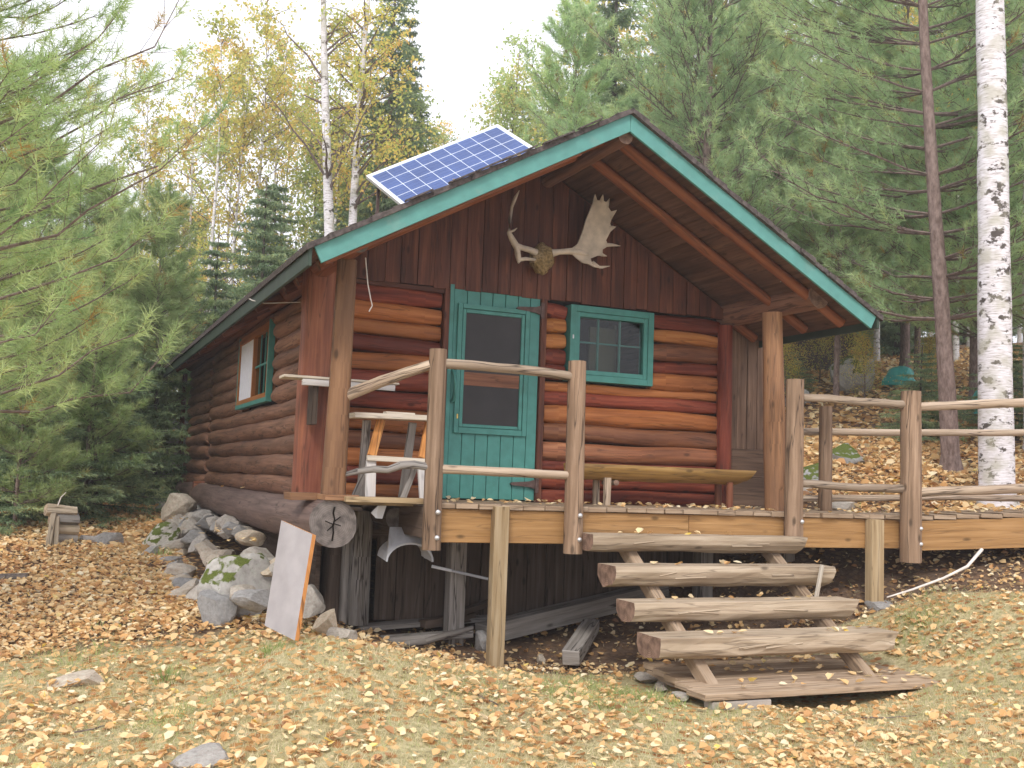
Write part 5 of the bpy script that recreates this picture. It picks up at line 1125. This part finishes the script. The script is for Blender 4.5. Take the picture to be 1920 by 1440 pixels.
def make_birch(root, seed, h, r0, zc, rad, nb, leaves, ls=.055, lean=(0, 0), mat='lfB', barkm='birch', up=.9, wav=.12, jit=.16, rtop=.12):
    rs = np.random.RandomState(seed); tp = trunk_pts(h, lean, seed, wav=wav); L_ = Limbs(); P_ = []; V_ = []
    trunk_obj(tp, r0, r0 * rtop, MT[barkm], root, seg=14, flare=1.25)
    for i in range(nb):
        f = rs.uniform(0, 1); z = zc + (h - zc) * f; q = np.array([np.interp(z, tp[:, 2], tp[:, k]) for k in range(3)])
        a = rs.uniform(0, 6.283); Lb = rad * (1 - f * .7) * rs.uniform(.5, 1.1); hd = np.array([math.cos(a), math.sin(a), 0.]); t = np.linspace(0, 1, 7)[:, None]
        pts = q + hd * t * Lb * .8 + np.array([0, 0, 1.]) * Lb * (up * t * rs.uniform(.6, 1.2) - .25 * t ** 2) + rs.normal(size=(7, 3)) * .03 * Lb * t
        L_.add(pts, max(.008, r0 * .22 * (1 - f * .5)), .004); bv = rs.uniform(.1, .9)
        for s_ in np.linspace(.25, 1, 9):
            k = min(int(s_ * 6), 5); fr = s_ * 6 - k; p = pts[k] * (1 - fr) + pts[k + 1] * fr
            d = unit(unit(pts[k + 1] - pts[k]) * .5 + rs.normal(size=3) * .6); tl = Lb * .35 * rs.uniform(.4, 1.1); e2 = p + d * tl + np.array([0, 0, -.05 * tl])
            L_.add(np.array([p, (p + e2) / 2 + rs.normal(size=3) * .02, e2]), .0045, .002)
            m_ = rs.poisson(leaves / (nb * 9.)); 
            for u_ in range(m_): P_.append(p + (e2 - p) * rs.uniform(.2, 1.1) + rs.normal(size=3) * jit * .5); V_.append(np.clip(bv + rs.uniform(-.3, .3), 0, 1))
    P_, V_ = np.array(P_), np.array(V_); n = len(P_)
    a = unit(rs.normal(size=(n, 3)) + np.array([0, 0, -.5])); b = unit(np.cross(a, rs.normal(size=(n, 3)))); s_ = ls * rs.uniform(.6, 1.2, (n, 1))
    Q = np.stack([P_ - a * s_ * .5, P_ + b * s_ * .36 - a * s_ * .1, P_ + a * s_ * .55, P_ - b * s_ * .36 - a * s_ * .1], 1)
    Bq = L_.quads(4); tri_object('branches', MT['twig'] if barkm != 'birch' else MT['twig'], Bq, np.zeros(len(Bq)), root, nv=4)
    tri_object('crown', MT[mat], Q, V_, root, nv=4); return n
def copy_tree(src, name, x, y, rz, s, label, cat, group=None, dz=0, kids=None):
    r_ = src.copy(); C.objects.link(r_); r_.name = name; r_.location = (x, y, g1(x, y) + dz); r_.rotation_euler = (0, 0, rz); r_.scale = (s[0], s[0], s[1]) if isinstance(s, tuple) else (s, s, s)
    r_['label'] = label; r_['category'] = cat
    if group: r_['group'] = group
    elif 'group' in r_: del r_['group']
    for ch in (kids or list(src.children)):
        c = ch.copy(); C.objects.link(c); c.parent = r_
    return r_
def T(name, x, y, rz=0, dz=0, **kw): return empty(name, (x, y, g1(x, y) + dz), rz, **kw)
def forest():
    cnt = 0
    # --- hero trees
    r_ = T('white_pine', -3.3, -.75, label='bright soft needled white pine reaching in from the left edge of the frame', cat='pine tree')
    cnt += make_pine(r_, 21, 8.0, .09, 1.85, 1.85, 30, per=6, az=(-1.15, 4.1), needle=.15, K=46, wd=.0055, mat='ndlA', upr=.22, tuftsp=.26, twn=4, spread=1.15, shape=lambda f: 1 if f < .36 else .66, twigr=.0025)
    r_ = T('young_pine', -.60, 10.2, dz=-.1, label='young pine with a thin bare lower trunk left of the far cabin corner', cat='pine tree'); YP = r_
    cnt += make_pine(r_, 22, 5.8, .05, 1.7, .92, 20, per=6, needle=.17, K=40, wd=.0075, mat='ndlA', upr=.2, tuftsp=.26, twn=4, spread=.95, shape=lambda f: (1 - f) ** .5, twigr=.004)
    r_ = T('red_pine', 8.7, 1.15, label='tall pine with a bare reddish grey trunk left of the big birch', cat='pine tree')
    cnt += make_pine(r_, 23, 11.5, .125, 2.0, 2.4, 34, per=5, az=(4.85, 9.2), lean=(-.095, -.03), needle=.16, K=40, wd=.0080, upr=.15, tuftsp=.26, twn=5, spread=.95, shape=lambda f: 1 - .3 * f, droop=.05)
    r_ = T('birch_tree', 8.03, -.20, label='thick white birch trunk standing at the right edge behind the walkway', cat='birch tree')
    cnt += make_birch(r_, 24, 11, .205, 7.6, 2.2, 16, 500, lean=(-.05, -.03), ls=.07, wav=.05, rtop=.62)
    r_ = T('birch_tree', 10.5, 1.4, label='second birch trunk half cut off by the right edge of the frame', cat='birch tree')
    cnt += make_birch(r_, 25, 11, .12, 4, 1.8, 22, 900, lean=(-.03, 0), ls=.065)
    r_ = T('birch_tree', 3.2, 12.5, label='left of the two white birch trunks rising behind the roof', cat='birch tree')
    cnt += make_birch(r_, 26, 14.5, .17, 5.5, 2.1, 46, 3400, lean=(-.065, 0), ls=.075, wav=.15)
    r_ = T('birch_tree', 3.32, 12.6, label='right of the two white birch trunks rising behind the roof', cat='birch tree')
    cnt += make_birch(r_, 27, 14.5, .145, 5.0, 2.0, 60, 7500, lean=(.018, 0), ls=.08, wav=.10)
    r_ = T('birch_tree', .84, 15.5, label='thin birch trunk rising above the left eave of the cabin', cat='birch tree')
    cnt += make_birch(r_, 28, 10.5, .075, 3.2, 2.0, 44, 3200, lean=(-.01, 0), ls=.085)
    for x, y, s_, lb in ((-1.75, 5.9, .80, 'bushy pine just left of the young thin trunked pine'), (-2.55, 4.6, .72, 'pine mass at the left edge beneath the white pine'), (-1.9, 8.6, .95, 'taller pine behind the firewood pile and spruce shrub'), (-3.0, 7.2, 1.0, 'tall bright pine near the left edge behind the shrubs'), (-1.3, 11.8, 1.0, 'pine farther back left of the open sky')):
        copy_tree(YP, 'young_pine', x, y, rnd.uniform(0, 6), s_, lb, 'pine tree', dz=-.9 * (s_ < .9))
    # --- source trees, placed in view themselves
    S = {}
    s = T('pine_tree', 8.03, 11.28, label='pine directly behind the left roof slope near the peak', cat='pine tree'); cnt += make_pine(s, 31, 9.5, .12, 1.2, 2.3, 22, per=6, needle=.20, K=36, wd=.0125, upr=.3, tuftsp=.30, twn=5, spread=.95); S['pineA'] = s
    s = T('pine_tree', 8.9, 7.5, label='large pine with spreading limbs behind the roof peak', cat='pine tree'); cnt += make_pine(s, 32, 10.5, .14, 1.5, 2.9, 21, per=6, needle=.19, K=36, wd=.0125, upr=.35, tuftsp=.30, twn=5, spread=.95, shape=lambda f: 1 - .5 * f); S['pineB'] = s
    s = T('pine_tree', 13.3, 8.8, label='slim pine with a bare lower trunk left of the hilltop boulder', cat='pine tree'); cnt += make_pine(s, 40, 8.5, .085, 2.0, 1.9, 20, per=6, needle=.20, K=34, wd=.0125, upr=.3, tuftsp=.30, twn=5, spread=.95, shape=lambda f: 1 - .55 * f); S['pineC'] = s
    s = T('spruce_tree', 5.33, 16.9, label='tall dark spruce right of the two birch trunks', cat='spruce tree'); cnt += make_spruce(s, 33, 13.5, .16, 2.3, per=9, K=6, ln=.13, wd=.036, wh=.33, sp=.13); S['spruceA'] = s
    s = T('spruce_tree', 1.78, 14.0, label='dark spruce just above the left eave', cat='spruce tree'); cnt += make_spruce(s, 34, 6.6, .10, 2.1, per=10, K=6, ln=.115, wd=.030, wh=.25, sp=.10); S['spruceB'] = s
    s = T('spruce_shrub', -1.7, 6.2, label='low dark spruce shrub behind the firewood pile', cat='spruce shrub'); cnt += make_spruce(s, 35, 2.3, .04, 1.25, z0=.05, per=10, K=6, ln=.065, wd=.014, wh=.14, sp=.06, droop=.15, twl=.45); S['bush'] = s
    s = T('birch_tree', 2.22, 18.3, label='yellow leaved birch behind the thin trunk over the left eave', cat='birch tree'); cnt += make_birch(s, 36, 12, .08, 3.5, 2.6, 52, 3600, ls=.10); S['birchA'] = s
    s = T('birch_tree', 14.85, 18.2, label='yellow birch seen above the roof peak', cat='birch tree'); cnt += make_birch(s, 37, 13, .09, 4, 2.8, 56, 6500, ls=.12, jit=.3); S['birchB'] = s
    s = T('poplar_tree', 11.7, 23.5, label='pale green poplar behind the solar panel', cat='poplar tree'); cnt += make_birch(s, 38, 12, .10, 1.5, 2.7, 90, 11000, ls=.13, mat='lfP', barkm='pinebark', jit=.4); S['poplar'] = s
    s = T('leafy_bush', -2.0, 12.5, label='yellow green leafy bush behind the left pines', cat='bush'); cnt += make_birch(s, 39, 3.6, .04, .4, 1.7, 50, 4200, ls=.07, mat='lfB', barkm='twig', jit=.35); S['lbush'] = s
    print('tris', cnt)
    cp = lambda k, x, y, sc_, lb, cat, rz=None, grp=None, dz=0: copy_tree(S[k], S[k].name.split('.')[0], x, y, rnd.uniform(0, 6.28) if rz is None else rz, sc_, lb, cat, grp, dz)
    M_ = [('birchA', 3.1, 20.5, .95, 'slim birch between the two birches and the thin trunk', 'birch tree'), ('birchA', 1.6, 17.2, .85, 'slim pale birch just right of the thin trunk', 'birch tree'), ('spruceB', .55, 12.0, .8, 'small dark spruce touching the far end of the left eave', 'spruce tree'),
        ('spruceA', 7.6, 21.5, .72, 'small pointed spruce left of the solar panel', 'spruce tree'), ('poplar', 4.4, 21.5, .85, 'green poplar filling the gap behind the two birch trunks', 'poplar tree'),
        ('spruceB', 4.4, 14.6, .85, 'dark spruce rising just over the roof edge beside the birch trunks', 'spruce tree'), ('spruceB', 6.4, 16.4, .85, 'bushy spruce at the lower left corner of the solar panel', 'spruce tree'),
        ('birchA', .95, 21.5, .95, 'yellow birch left of the thin trunk', 'birch tree'), ('birchA', 2.4, 24, 1.0, 'sparse birch far behind the left eave', 'birch tree'), ('birchA', -.1, 23, .8, 'sparse birch at the open patch of sky', 'birch tree'), ('birchA', 4.4, 26, 1.05, 'tall sparse birch behind the spruces', 'birch tree'),
        ('poplar', 10.0, 26, .78, 'pale poplar just above the solar panel', 'poplar tree'), ('poplar', 13.5, 24, .95, 'green poplar right of the solar panel', 'poplar tree'), ('poplar', 8.8, 29, .80, 'pale far poplar left of the solar panel top', 'poplar tree'), ('birchB', 10.5, 29, .8, 'faint orange birch in the gap above the solar panel', 'birch tree'),
        ('birchB', 16.5, 16.6, .95, 'bright yellow birch behind the pines above the right roof slope', 'birch tree'), ('birchB', 19.0, 18.5, 1.0, 'yellow birch deep behind the right roof slope', 'birch tree'), ('birchB', 18.5, 10.5, .9, 'yellow birch behind the tall right pine', 'birch tree'),
        ('pineA', 11.3, 8.9, 1.0, 'pine above the middle of the right roof slope', 'pine tree'), ('pineA', 12.9, 10.8, .95, 'pine further back over the right roof slope', 'pine tree'), ('pineC', 10.9, 6.0, .72, 'short dense pine just beyond the right eave', 'pine tree'),
        ('pineB', 15.4, 9.0, .85, 'pine filling the woods behind the tall right pine', 'pine tree'), ('pineB', 12.6, 4.4, .75, 'pine behind the thick birch trunk', 'pine tree'), ('pineC', 11.6, 3.3, .68, 'low pine with bright needles left of the thick birch', 'pine tree'),
        ('pineC', 14.2, 7.4, .85, 'pine standing by the hilltop boulder', 'pine tree'), ('pineB', 10.6, .1, .8, 'pine at the right edge behind both birches', 'pine tree'), ('pineA', 14.5, 3.5, .9, 'pine far to the right behind the turquoise tarp', 'pine tree'), ('pineB', 12.0, 12.4, .9, 'pine behind the roof peak and the large spreading pine', 'pine tree'),
        ('spruceB', 2.4, 16.2, 1.05, 'broad spruce above the middle of the left eave', 'spruce tree'), ('spruceA', 6.3, 18.6, .85, 'spruce just left of the solar panel', 'spruce tree'), ('spruceB', 3.2, 14.6, .9, 'spruce between the two birch trunks', 'spruce tree'), ('poplar', 7.0, 24.5, .7, 'green poplar beyond the spruces left of the solar panel', 'poplar tree'), ('bush', 9.75, 2.75, (.62, .62), 'round dark spruce shrub left of the tall pine trunk', 'spruce shrub'), ('bush', 11.2, 2.4, (.8, .65), 'dark spruce shrub between the pine and birch trunks', 'spruce shrub'), ('bush', -2.6, 5.2, (1.0, .95), 'spruce shrub at the left edge behind the pine branches', 'spruce shrub'), ('bush', -3.3, 7.5, 1.2, 'larger spruce shrub at the far left', 'spruce shrub'),
        ('bush', -.6, 9.6, (1.25, 1.3), 'dark spruce shrub behind the tall rock outcrop', 'spruce shrub'), ('bush', -1.5, 9.0, (1.2, 1.5), 'spruce shrub behind the young pine', 'spruce shrub'), ('bush', -2.2, 8.0, (1.1, 1.2), 'spruce shrub behind the low one by the firewood', 'spruce shrub'), ('bush', 11.9, 1.1, 1.0, 'spruce shrub at the right edge of the frame', 'spruce shrub'),
        ('pineA', -2.6, 7.6, .58, 'pine behind the firewood pile', 'pine tree'), ('pineA', -1.6, 10.5, .56, 'pine behind the young thin trunked pine', 'pine tree'), ('pineB', -3.6, 10, .55, 'pine at the left edge behind the white pine branches', 'pine tree'), ('pineA', -.2, 13.0, .5, 'small pine beyond the far left corner of the roof', 'pine tree'),
        ('lbush', -.9, 14.5, 1.3, 'yellow bush beneath the open patch of sky', 'bush'), ('lbush', -3.4, 13.5, 1.2, 'orange yellow bush at the far left', 'bush'), ('lbush', .3, 17.5, 1.3, 'yellow bush left of the thin birch trunk', 'bush'), ('lbush', 13.2, 8.5, .5, 'small yellow bush at the top of the slope', 'bush'), ('lbush', 12.0, 7.8, .4, 'low bush beside the hilltop boulder', 'bush'), ('lbush', 11.2, 5.6, .33, 'small leafy bush in front of the hilltop boulder', 'bush'), ('lbush', 10.2, 6.6, .36, 'yellow green undergrowth left of the hilltop boulder', 'bush'), ('lbush', 12.4, 5.2, .3, 'low bush in front of the turquoise tarp', 'bush'), ('bush', 11.0, 7.4, (.45, .4), 'small dark spruce behind the hilltop boulder', 'spruce shrub'), ('birchA', -.6, 19.5, .85, 'slim yellow birch at the left of the open sky patch', 'birch tree'), ('birchA', 4.0, 17.0, .9, 'slim birch between the white birches and the solar panel', 'birch tree'), ('poplar', 1.6, 25.5, .7, 'pale green poplar behind the thin trunk', 'poplar tree'), ('poplar', 6.2, 25.5, .8, 'pale green poplar left of the solar panel', 'poplar tree')]
    for k, x, y, s_, lb, cat in M_: cp(k, x, y, s_, lb, cat)
    # thin bare trunks on the slope
    # --- deep woods on both sides
    rr = random.Random(5); placed = []
    def ok(x, y): return all((x - a) ** 2 + (y - b) ** 2 > 1.6 ** 2 for a, b in placed)
    n = 0
    while n < 120:
        u = rr.uniform(-.62, .60); d = rr.uniform(27, 58)
        # bearing from the photo stand point, only to spread them over the woods
        a = math.radians(23.25) + u; x = -2.2 + d * math.sin(a); y = -9.4 + d * math.cos(a)
        if not ok(x, y): continue
        left = u < -.17
        if -.52 < u < -.16 and rr.random() < .30: n += 1; continue
        if -.16 < u < -.02 and rr.random() < .35: n += 1; continue
        placed.append((x, y)); n += 1
        if u > -.02: k = rr.choice(['pineA', 'pineB', 'poplar', 'birchB', 'spruceA', 'spruceB', 'birchB'])
        elif left: k = rr.choice(['spruceB', 'birchA', 'lbush', 'pineA', 'spruceB'])
        else: k = rr.choice(['poplar', 'spruceA', 'birchA', 'poplar'])
        sc_ = rr.uniform(.75, 1.1) * (.62 if left else (.72 if u < -.02 else 1.0))
        nm = {'pineA': 'pine', 'pineB': 'pine', 'poplar': 'poplar', 'birchA': 'birch', 'birchB': 'birch', 'spruceA': 'spruce', 'spruceB': 'spruce', 'lbush': 'bush'}[k]
        lb = {'pine': 'green pine deep in the woods behind the nearer trees', 'poplar': 'green leafed poplar deep in the woods', 'birch': 'yellow leafed birch deep in the woods', 'spruce': 'dark spruce deep in the woods behind the nearer trees', 'bush': 'yellow green bush deep in the woods'}[nm]
        cp(k, x, y, sc_, lb, nm if nm == 'bush' else nm + ' tree', grp='background bushes' if nm == 'bush' else 'background ' + nm + ' trees')
forest()
# ---------------------------------------------------------------- ground cover
def scatter(n, rs, dmin, dmax, p):
    a = math.radians(23.25) + rs.uniform(-.86, .86, n); d = dmin + (dmax - dmin) * rs.uniform(0, 1, n) ** p
    return -2.22 + d * np.sin(a), -9.45 + d * np.cos(a), d
def vnoise(x, y, s, o=0):
    return np.sin(x * s + 1.3 * np.sin(y * s * .7 + o) + o) * np.sin(y * s * 1.1 + 1.7 * np.sin(x * s * .8 + 2 * o)) * .5 + .5
def inside_cabin(x, y): return (x > -.35) & (x < 4.4) & (y > 0) & (y < 9.9)
def leaf_quads(x, y, z, rs, size, v, curl=.55, tilt=.42):
    n = len(x); a = rs.uniform(0, 6.283, n); u = np.c_[np.cos(a), np.sin(a), rs.uniform(-tilt, tilt, n)]; u = unit(u)
    nrm = unit(np.c_[rs.normal(0, tilt, n), rs.normal(0, tilt, n), np.ones(n)]); b = unit(np.cross(nrm, u)); nrm = np.cross(u, b)
    c = np.c_[x, y, z]; s = size[:, None]; k = rs.uniform(-.1, 1, (n, 1)) * curl
    base = c - u * s * .5; tip = c + u * s * .55 + nrm * s * k * .7; mid = c + nrm * s * 0
    kr = k * rs.uniform(.2, 1.3, (n, 1)); wl = rs.uniform(.30, .46, (n, 1))
    l1 = c - u * s * .26 + b * s * wl + nrm * s * k * .75; l2 = c + u * s * .14 + b * s * wl * .85 + nrm * s * k * .95
    r1 = c - u * s * .26 - b * s * wl + nrm * s * kr * .75; r2 = c + u * s * .14 - b * s * wl * .85 + nrm * s * kr * .95
    Q1 = np.stack([base, mid, tip, l2, l1], 1); Q2 = np.stack([base, r1, r2, tip, mid], 1)
    return np.concatenate([Q1, Q2]), np.concatenate([v, v + rs.uniform(-.04, .04, n)]).clip(0, 1)
def ground_cover():
    rs = np.random.RandomState(3)
    x, y, d = scatter(225000, rs, 4.6, 17, .85)
    lawn, lit = masks(x, y); cl = vnoise(x, y, 1.7) * .6 + vnoise(x, y, 4.1, 2) * .4
    dens = np.where(lawn > .3, .08 + .62 * cl ** 2.2, .62 + .2 * cl)
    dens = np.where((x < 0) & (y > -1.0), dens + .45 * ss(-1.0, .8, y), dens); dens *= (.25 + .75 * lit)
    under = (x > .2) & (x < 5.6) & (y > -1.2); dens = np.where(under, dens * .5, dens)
    keep = (rs.rand(len(x)) < dens) & ~inside_cabin(x, y) & ~((x > 2.0) & (x < 4.4) & (y > -3.1) & (y < -1.84)); keep &= ~((x < -.3) & (x > -.75) & (y > 0) & (y < 9.8))
    x, y, d = x[keep], y[keep], d[keep]; z = gz(x, y) + .012 + rs.uniform(0, .02, len(x))
    V1, v1 = leaf_quads(x, y, z, rs, (.026 + .056 * rs.uniform(0, 1, len(x)) ** 1.5) * np.clip(.8 + d * .012, .8, 1.1), np.clip(rs.beta(1.9, 1.5, len(x)), 0, 1))
    # leaves on the deck, treads, platform, roof edge
    ex = []
    def on(n, x0, x1, y0, y1, z, sz=(.05, .085)):
        a, b = rs.uniform(x0, x1, n), rs.uniform(y0, y1, n); ex.append((a, b, np.full(n, z) + rs.uniform(.003, .018, n) if np.isscalar(z) else z(a, b) + .01, rs.uniform(*sz, n)))
    on(60, 2.3, 4.35, -3.05, -1.85, -1.225); on(26, 2.3, 4.3, -2.15, -1.85, -1.225); on(18, 3.6, 4.4, -3.1, -2.5, -1.225)
    on(9, 2.0, 4.0, -1.62, -1.45, -.215); on(10, 2.1, 4.1, -1.95, -1.74, -.445); on(9, 2.1, 4.1, -2.28, -2.08, -.695); on(11, 2.1, 4.2, -2.62, -2.42, -.905)
    on(120, .7, 5.4, -1.35, -.05, .002, (.04, .07)); on(40, 3.0, 4.4, -1.3, -.1, .002, (.04, .07)); on(14, .7, 5.3, -1.36, -1.3, .002, (.03, .05))
    on(70, -.5, 2.0, -1.6, 6, lambda a, b: 3.43 - .556 * (2.14 - a), (.05, .08)); on(30, 2.2, 4.8, -1.6, 4, lambda a, b: 3.43 - .556 * (a - 2.14), (.05, .08))
    O = np.array([5.52, -1.40]); dd = np.array([.917, -.398]); nn = np.array([.398, .917]); s_, t_ = rs.uniform(.1, 3, 120), rs.uniform(.05, 1.1, 120)
    P2 = O + dd * s_[:, None] + nn * t_[:, None]; ex.append((P2[:, 0], P2[:, 1], .065 * s_ + .008, rs.uniform(.05, .08, 120)))
    on(8, -.3, .0, 1, 6, -.005, (.04, .06)); on(24, -.85, -.45, -.4, 6, lambda a, b: np.full(len(a), -.42) - .6 * (-.4 - a) * 0 + 0, (.04, .07))
    xe, ye, ze, se = [np.concatenate([e[i] for e in ex]) for i in range(4)]
    V2, v2 = leaf_quads(xe, ye, ze, rs, se, rs.uniform(.3, 1, len(xe)), tilt=.22)
    # leaves caught in the far slopes
    x, y, d = scatter(42000, rs, 13, 34, 1.0); k = ~inside_cabin(x, y) & (x > -1.5); x, y, d = x[k], y[k], d[k]
    V3, v3 = leaf_quads(x, y, gz(x, y) + .03, rs, rs.uniform(.08, .14, len(x)), rs.beta(2, 2, len(x)))
    o = tri_object('fallen_leaves', MT['lfG'], np.concatenate([V1, V2, V3]), np.concatenate([v1, v2, v3]), nv=5); tag(o, 'dry tan and orange leaves scattered over the ground and boards', 'fallen leaves', kind='stuff')
    # grass
    x, y, d = scatter(440000, rs, 4.6, 13.5, .8); lawn, lit = masks(x, y); cl = vnoise(x, y, 2.3, 1) * .5 + vnoise(x, y, 5.3, 3) * .5; green = vnoise(x, y, 1.3, 5) * vnoise(x, y, 3.9, 7)
    keep = (rs.rand(len(x)) < lawn * (.25 + .75 * cl) + .07 * lit) & ~inside_cabin(x, y) & ~((x > 1.95) & (x < 4.4) & (y > -3.15) & (y < -1.84)); keep &= ~((x > -1.1) & (x < -.2) & (y > -1) & (y < 9.8))
    x, y, d, green = x[keep], y[keep], d[keep], green[keep]; n = len(x); z = gz(x, y) - .005
    h = rs.uniform(.018, .05, n) * (1 + 1.1 * (green > .55)); a = rs.uniform(0, 6.283, n); w_ = rs.uniform(.0035, .007, n)
    base = np.c_[x, y, z]; sd = np.c_[np.cos(a), np.sin(a), np.zeros(n)] * w_[:, None] * .5; ln_ = rs.normal(size=(n, 2)) * .55 * h[:, None]
    tip = base + np.c_[ln_, h]; V = np.stack([base - sd, base + sd, tip], 1); v = np.clip(.70 - .60 * green + rs.uniform(-.35, .35, n), 0, 1)
    o = tri_object('lawn_grass', MT['grass'], V, v); tag(o, 'short faded grass growing in patches between the leaves', 'grass', kind='stuff')
    print('leaves', len(v1), 'grass', n)
ground_cover()
def small_plants():
    rs = np.random.RandomState(8)
    for x, y, a_, l_, lb in ((-2.0, -2.6, .5, .45, 'thin dark twig lying in the lawn near the lower left corner'), (.5, -3.1, 1.9, .3, 'short twig among leaves in the lower middle of the lawn'), (3.0, -3.6, -.4, .35, 'twig among the leaves in front of the platform')):
        p = [(x + math.cos(a_) * l_ * t + .02 * math.sin(t * 7), y + math.sin(a_) * l_ * t + .02 * math.cos(t * 9)) for t in (0, .25, .5, .75, 1)]
        m = MB(); m.tube([(q[0], q[1], g1(*q) + .02) for q in p], [.005, .005, .004, .003, .002], 5); tag(m.build('twig', MT['twig']), lb, 'twig')
    for i, (x, y, n, hh, lb, cat) in enumerate(((-1.35, -1.35, 90, .13, 'bright green grass tuft in the lawn at lower left', 'grass tuft'), (-1.0, 3.2, 70, .16, 'green tuft below the big flat boulder', 'grass tuft'), (-.72, -1.9, 50, .10, 'small green tuft in front of the leaning board', 'grass tuft'))):
        a = rs.uniform(0, 6.283, n); r_ = rs.uniform(0, .13, n); b = np.c_[x + r_ * np.cos(a), y + r_ * np.sin(a), np.zeros(n)]; b[:, 2] = gz(b[:, 0], b[:, 1]) - .005
        h = rs.uniform(.5, 1, n) * hh; t = b + np.c_[np.cos(a) * h * .5, np.sin(a) * h * .5, h]; sd = np.c_[-np.sin(a), np.cos(a), 0 * a] * .004
        o = tri_object('grass_tuft', MT['grass'], np.stack([b - sd, b + sd, t], 1), rs.uniform(0, .3, n)); tag(o, lb, cat)
small_plants()
for ob in [o for o in SC.objects if o.type == 'MESH' and len(o.data.polygons) and o.modifiers]:
    pass

# ---------------------------------------------------------------- veil volume: added to lift the dark tones of the woods
def added_haze():
    m, t, out = newmat('veil_volume'); v = N(t, 'ShaderNodeVolumePrincipled'); v.inputs['Density'].default_value = .0028; v.inputs['Color'].default_value = (1, .99, .97, 1); v.inputs['Anisotropy'].default_value = .3
    t.links.new(v.outputs[0], out.inputs['Volume'])
    b = MB(); b.box(-75, 125, -30, 125, -8, 42); o_ = b.build('added_haze', m); tag(o_, 'added pale veil that lifts the dark trees', 'added_haze', kind='stuff')
added_haze()
